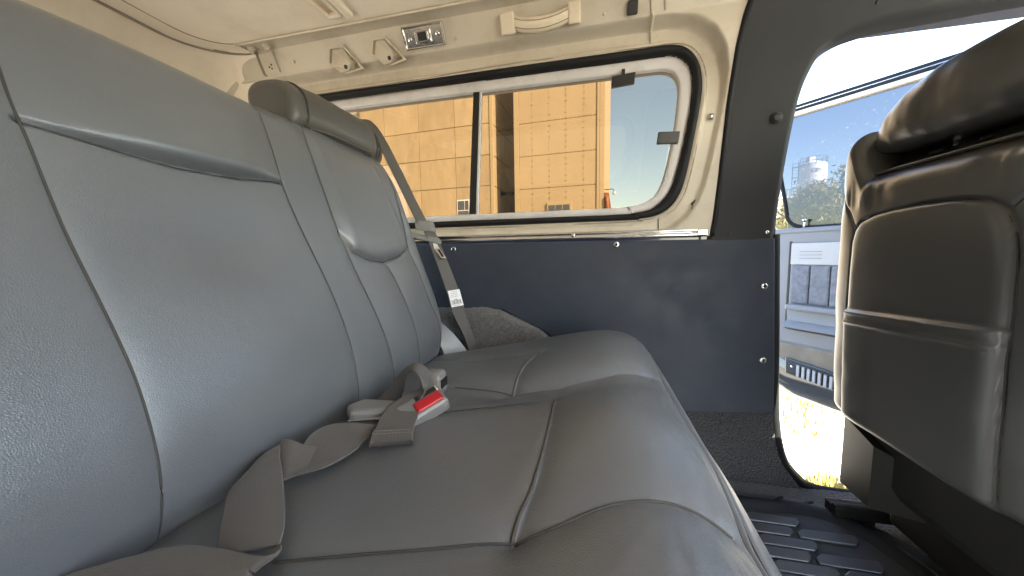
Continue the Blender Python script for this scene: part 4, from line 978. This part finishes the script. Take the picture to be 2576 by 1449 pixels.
for y0,y1 in ((.625,.665),(.27,.31)):
    rl_ = box('slide_rail', (.575,y0,.628), (1.12,y1,.655), m_rail, fseat, .004); box('rail_lip', (.572,y0-.004,.656), (1.12,y0+.010,.664), m_rail, rl_, .002)
    box('rail_foot', (.60,y0+.005,.603), (.66,y1-.005,.629), m_rail, fseat); box('rail_foot', (1.0,y0+.005,.603), (1.06,y1-.005,.629), m_rail, fseat)
# ------------------------------------------------------------------ floor mat
fm = empty('floor_mat', (0,0,.62), 'dark ribbed rubber floor mat between rear bench and front seat', 'mat')
Zm = .003
def sheet(name, poly, z, th, mat, par, bev=.0): return prism(name, [(x,y,z) for x,y in poly], (0,0,th), mat, par, bev)
mb = catmull([(.16,.10),(.16,.66),(.30,.690),(.46,.695),(.57,.685),(.66,.62),(.72,.50),(.75,.35),(.75,.10)],60)
sheet('base', mb, -.006, .006, m_mat, fm)
border = catmull([(.18,.12),(.18,.63),(.30,.648),(.434,.648),(.535,.650),(.60,.618),(.640,.54),(.668,.44),(.69,.30),(.69,.12)],80)
bo = []
for k,(x,y) in enumerate(border):
    a = border[max(0,k-1)]; b = border[min(len(border)-1,k+1)]; t = (b-a)/np.linalg.norm(b-a); n_ = np.array([-t[1],t[0]])
    bo.append([(x+n_[0]*o, y+n_[1]*o, z) for o,z in ((.022,0),(.019,.007),(.012,.013),(0,.014),(-.012,.011),(-.022,0))])
sheet('well', [(x,y) for x,y in border], .0002, .0006, m_matwell, fm)
grid('border_ridge', np.array(bo), m_rubber, fm)
bin_ = [(x,y) for x,y in border]
tread = 0
for r_ in range(15):
    for c_ in range(4):
        x0 = .215+c_*.125+(.03 if r_%2 else 0); y0 = .14+r_*.034
        pts = [(x0,y0),(x0+.106,y0),(x0+.119,y0+.014),(x0+.119,y0+.0285),(x0+.018,y0+.0285),(x0,y0+.014)]
        if all(inside(np.array([p[0]]),np.array([p[1]]),[(.19,.10)]+[tuple(q) for q in border*np.array([.965,.975])]+[(.66,.10)])[0] for p in pts):
            sheet('tread', pts, .0005, .007, m_mat, fm, .002)
for p in ([(.470,.668),(.5,.69),(.495,.692),(.466,.672)],[(.53,.668),(.565,.685),(.56,.687),(.525,.671)],[(.585,.650),(.62,.665),(.615,.668),(.58,.653)]): sheet('edge_rib', p, .0005,.004,m_rubber,fm)
# dropped leaves
def leaf(x,y,z,s,rot,label):
    P = []
    for u in np.linspace(0,1,9):
        w = .42*math.sin(math.pi*u**.8)*s; P.append([(u*s-s/2, v*w, .25*abs(v)*w+.06*s*math.sin(u*5)) for v in (-1,-.5,0,.5,1)])
    o = grid('fallen_leaf', np.array(P), m_leafy, None); o.location=(x,y,z); o.rotation_euler=(.2,.1,rot)
    tag(o, label, 'leaf', 'dry leaves under the front seat')
leaf(.835,.632,.622,.036,.6,'larger curled yellow leaf on the dark floor under the front seat'); leaf(.846,.570,.618,.022,2.0,'small yellow leaf scrap near the bottom right corner of the floor')
# ------------------------------------------------------------------ seat belts
def ribbon(name, A, B, mat, parent, n=60, th=.0022, nw=41, curve=0.0):
    A = resample(catmull(A, n), n); B = resample(catmull(B, n), n)
    t = np.linspace(0,1,nw); S = A[:,None,:]*(1-t[None,:,None])+B[:,None,:]*t[None,:,None]
    du = np.gradient(S,axis=0); dv = np.gradient(S,axis=1); N = np.cross(du,dv); N /= np.linalg.norm(N,axis=2)[...,None]+1e-9
    S = S + N*(curve*(1-(2*t-1)**2))[None,:,None]
    rb_ = .00007*np.cos(t*2*math.pi*11)[None,:,None] + .00045*np.exp(-((np.minimum(t,1-t)-.03)/.025)**2)[None,:,None]
    top = S+N*(th/2+rb_); bot = S-N*(th/2+rb_)
    loop = np.concatenate([top, bot[:,::-1]], axis=1)
    o = grid(name, loop, mat, parent, closed=True)
    return o
lap = empty('lap_belt', (0,0,0), 'twisted grey lap belt strap lying along the back of the bench cushion', 'seat belt')
ribbon('strap', [(-.385,.012,1.016),(-.378,.003,1.028),(-.368,-.014,1.032),(-.359,-.034,1.032),(-.325,-.066,1.034),(-.291,-.096,1.036),(-.275,-.110,1.038)],[(-.374,.040,1.034),(-.362,.030,1.046),(-.346,.014,1.045),(-.322,-.006,1.043),(-.282,-.041,1.042),(-.252,-.070,1.044),(-.234,-.092,1.048)], m_belt, lap, curve=.004)
ribbon('strap_fold', [(-.232,-.091,1.049),(-.226,-.097,1.052),(-.226,-.102,1.052),(-.237,-.105,1.052),(-.274,-.104,1.049),(-.317,-.105,1.044),(-.350,-.119,1.040),(-.40,-.14,1.03)],[(-.268,-.114,1.039),(-.245,-.118,1.038),(-.232,-.120,1.036),(-.236,-.130,1.036),(-.262,-.145,1.038),(-.290,-.155,1.038),(-.345,-.165,1.036),(-.41,-.18,1.03)], m_belt, lap, curve=.002)
ribbon('strap_twist', [(-.366,.034,1.048),(-.357,.033,1.053),(-.346,.034,1.051),(-.334,.039,1.043),(-.326,.046,1.038)],[(-.340,.002,1.026),(-.334,.001,1.026),(-.328,.001,1.026),(-.322,.007,1.027),(-.312,.014,1.029)], m_belt, lap)
ribbon('strap_end', [(-.338,.030,1.038),(-.345,.062,1.046),(-.334,.086,1.047),(-.305,.097,1.045),(-.272,.104,1.041)],[(-.332,.002,1.027),(-.306,.014,1.030),(-.288,.030,1.033),(-.279,.060,1.035),(-.282,.100,1.038)], m_belt, lap, curve=.004)
tg = prism('belt_clasp', [(-.357,.138,1.030),(-.336,.118,1.030),(-.284,.130,1.032),(-.284,.165,1.032),(-.345,.165,1.030)], (0,0,.020), m_plastic, lap, .006)
prism('clasp_metal', [(-.332,.110,1.034),(-.288,.121,1.036),(-.288,.118,1.043),(-.332,.107,1.041)], (0,.008,0), m_chrome, tg, .001)
bk = empty('buckle_strap', (0,0,0), 'looped grey buckle strap with stitched end on the bench', 'seat belt')
ribbon('loop', [(-.375,.205,1.02),(-.345,.200,1.035),(-.320,.205,1.060),(-.295,.196,1.085),(-.275,.186,1.099),(-.259,.180,1.105),(-.244,.178,1.100),(-.237,.180,1.085),(-.243,.178,1.072),(-.268,.160,1.062),(-.279,.138,1.055),(-.280,.112,1.049),(-.272,.088,1.044),(-.262,.062,1.040)],
                [(-.325,.170,1.022),(-.302,.185,1.032),(-.294,.190,1.050),(-.285,.185,1.072),(-.272,.172,1.090),(-.254,.160,1.099),(-.240,.150,1.095),(-.232,.145,1.083),(-.232,.150,1.074),(-.236,.146,1.064),(-.231,.128,1.054),(-.226,.108,1.048),(-.219,.088,1.046),(-.212,.074,1.044)], m_belt, bk, n=90)
ribbon('stitched_end', [(-.272,.084,1.0455),(-.2605,.058,1.041)],[(-.221,.090,1.0485),(-.209,.070,1.0455)], m_belt, bk, n=6, th=.005)
for q in (.25,.5): 
    for k in range(12):
        a = np.array((-.270,.084,1.049))*(1-q)+np.array((-.262,.062,1.045))*q; b = np.array((-.223,.091,1.052))*(1-q)+np.array((-.214,.073,1.049))*q
        p = a+(b-a)*(k+.5)/12; box('stitch', tuple(p-[.0013,.0005,.0004]), tuple(p+[.0013,.0005,.0006]), m_plastic, bk)
# red-button buckle
bu = empty('red_buckle', (0,0,0), 'grey seat belt buckle with bright red release button', 'buckle')
BO = Vector((-.222,.158,1.058)); ax = Vector((.62,.62,.30)).normalized(); up_ = Vector((-.25,-.62,.74)); up_ = (up_-ax*up_.dot(ax)).normalized(); sd = up_.cross(ax)
BMx = frame_mtx(BO, ax, sd, up_)
box('shell', (-.055,-.021,-.013), (.016,.021,.010), m_plastic, bu, .007, BMx, 3)
box('release_button', (-.030,-.0155,.008), (.011,.0045,.0125), m_red, bu, .003, BMx, 3); box('slot', (-.024,.007,.0085), (.010,.0165,.0112), m_black, bu, .002, BMx)
box('rim', (.008,.006,.0095),(.0125,.0165,.0125), m_chrome, bu, .001, BMx)
b2 = empty('spare_buckle', (0,0,0), 'plain grey buckle end tucked behind the belt loop', 'buckle')
box('shell', (-.285,.225,1.03), (-.245,.262,1.072), m_plastic, b2, .010, None, 3); box('slot', (-.246,.232,1.045), (-.2438,.255,1.06), m_black, b2)
# outboard shoulder belt
sb = empty('shoulder_belt', (0,0,0), 'grey shoulder belt running down beside the far backrest with white label', 'seat belt')
ribbon('upper_strap', [(-.650,.565,1.640),(-.625,.572,1.640),(-.590,.585,1.612),(-.544,.600,1.508),(-.501,.612,1.409),(-.474,.620,1.344)],[(-.632,.600,1.655),(-.605,.607,1.650),(-.576,.616,1.612),(-.538,.632,1.528),(-.492,.642,1.424),(-.463,.650,1.361)], m_belt, sb)
ribbon('lower_strap', [(-.462,.618,1.34),(-.448,.622,1.302),(-.425,.630,1.228),(-.407,.640,1.157),(-.395,.650,1.097),(-.370,.660,1.036),(-.355,.667,.985)],[(-.442,.648,1.34),(-.428,.652,1.302),(-.401,.660,1.226),(-.379,.670,1.154),(-.367,.680,1.093),(-.349,.690,1.029),(-.338,.702,.975)], m_belt, sb)
prism('tongue_holder', [(-.492,.616,1.372),(-.452,.634,1.372),(-.440,.634,1.338),(-.484,.608,1.344)], (.004,.020,0), m_plastic, sb, .005)
tp = prism('tongue_grip', [(-.496,.604,1.336),(-.432,.630,1.322),(-.424,.630,1.303),(-.486,.606,1.318)], (.004,.024,0), m_plastic, sb, .005)
bm = bmesh.new(); o_ = [(-.452,.628,1.308),(-.432,.634,1.306),(-.424,.634,1.290),(-.403,.634,1.262),(-.417,.630,1.262),(-.440,.630,1.292)]
mt_ = prism('tongue_blade', o_, (0,.003,0), m_steel, tp, .0008); prism('tongue_slot', [(-.427,.6285,1.288),(-.421,.6285,1.288),(-.409,.6285,1.268),(-.415,.6285,1.268)], (0,.002,0), m_black, mt_)
lb_c = [Vector((-.4045,.634,1.168)),Vector((-.3790,.6615,1.171)),Vector((-.3700,.6690,1.122)),Vector((-.3965,.6415,1.119))]
lbn = (lb_c[1]-lb_c[0]).cross(lb_c[3]-lb_c[0]).normalized(); 
if lbn.y > 0: lbn = -lbn
lab = prism('label', [p+lbn*.003 for p in lb_c], lbn*.001, m_label, sb)
def on_label(u,v): 
    t = lb_c[0].lerp(lb_c[1],u); b = lb_c[3].lerp(lb_c[2],u); return t.lerp(b,v)+lbn*.0042
def lbar(u0,u1,v0,v1,name): prism(name,[on_label(u0,v0),on_label(u1,v0),on_label(u1,v1),on_label(u0,v1)], lbn*.0003, m_ink, lab)
for k in range(9): 
    w = .03+.03*(k*7%3)/2; lbar(.10+k*.088,.10+k*.088+w,.60-.06*(k in(3,4,5)),.86,'barcode_bar')
for k,(u1,v) in enumerate(((.75,.07),(.6,.17),(.7,.27),(.55,.37),(.8,.92))):
    for q in range(5): lbar(.2+q*.11,.2+q*.11+.07*random.uniform(.5,1.2),v,v+.03,'print_line')

# keep the hierarchy at thing > part > sub-part
def depth(o):
    d = 1
    while o.parent: o = o.parent; d += 1
    return d
for o in list(sc.objects):
    while depth(o) > 3: o.parent = o.parent.parent
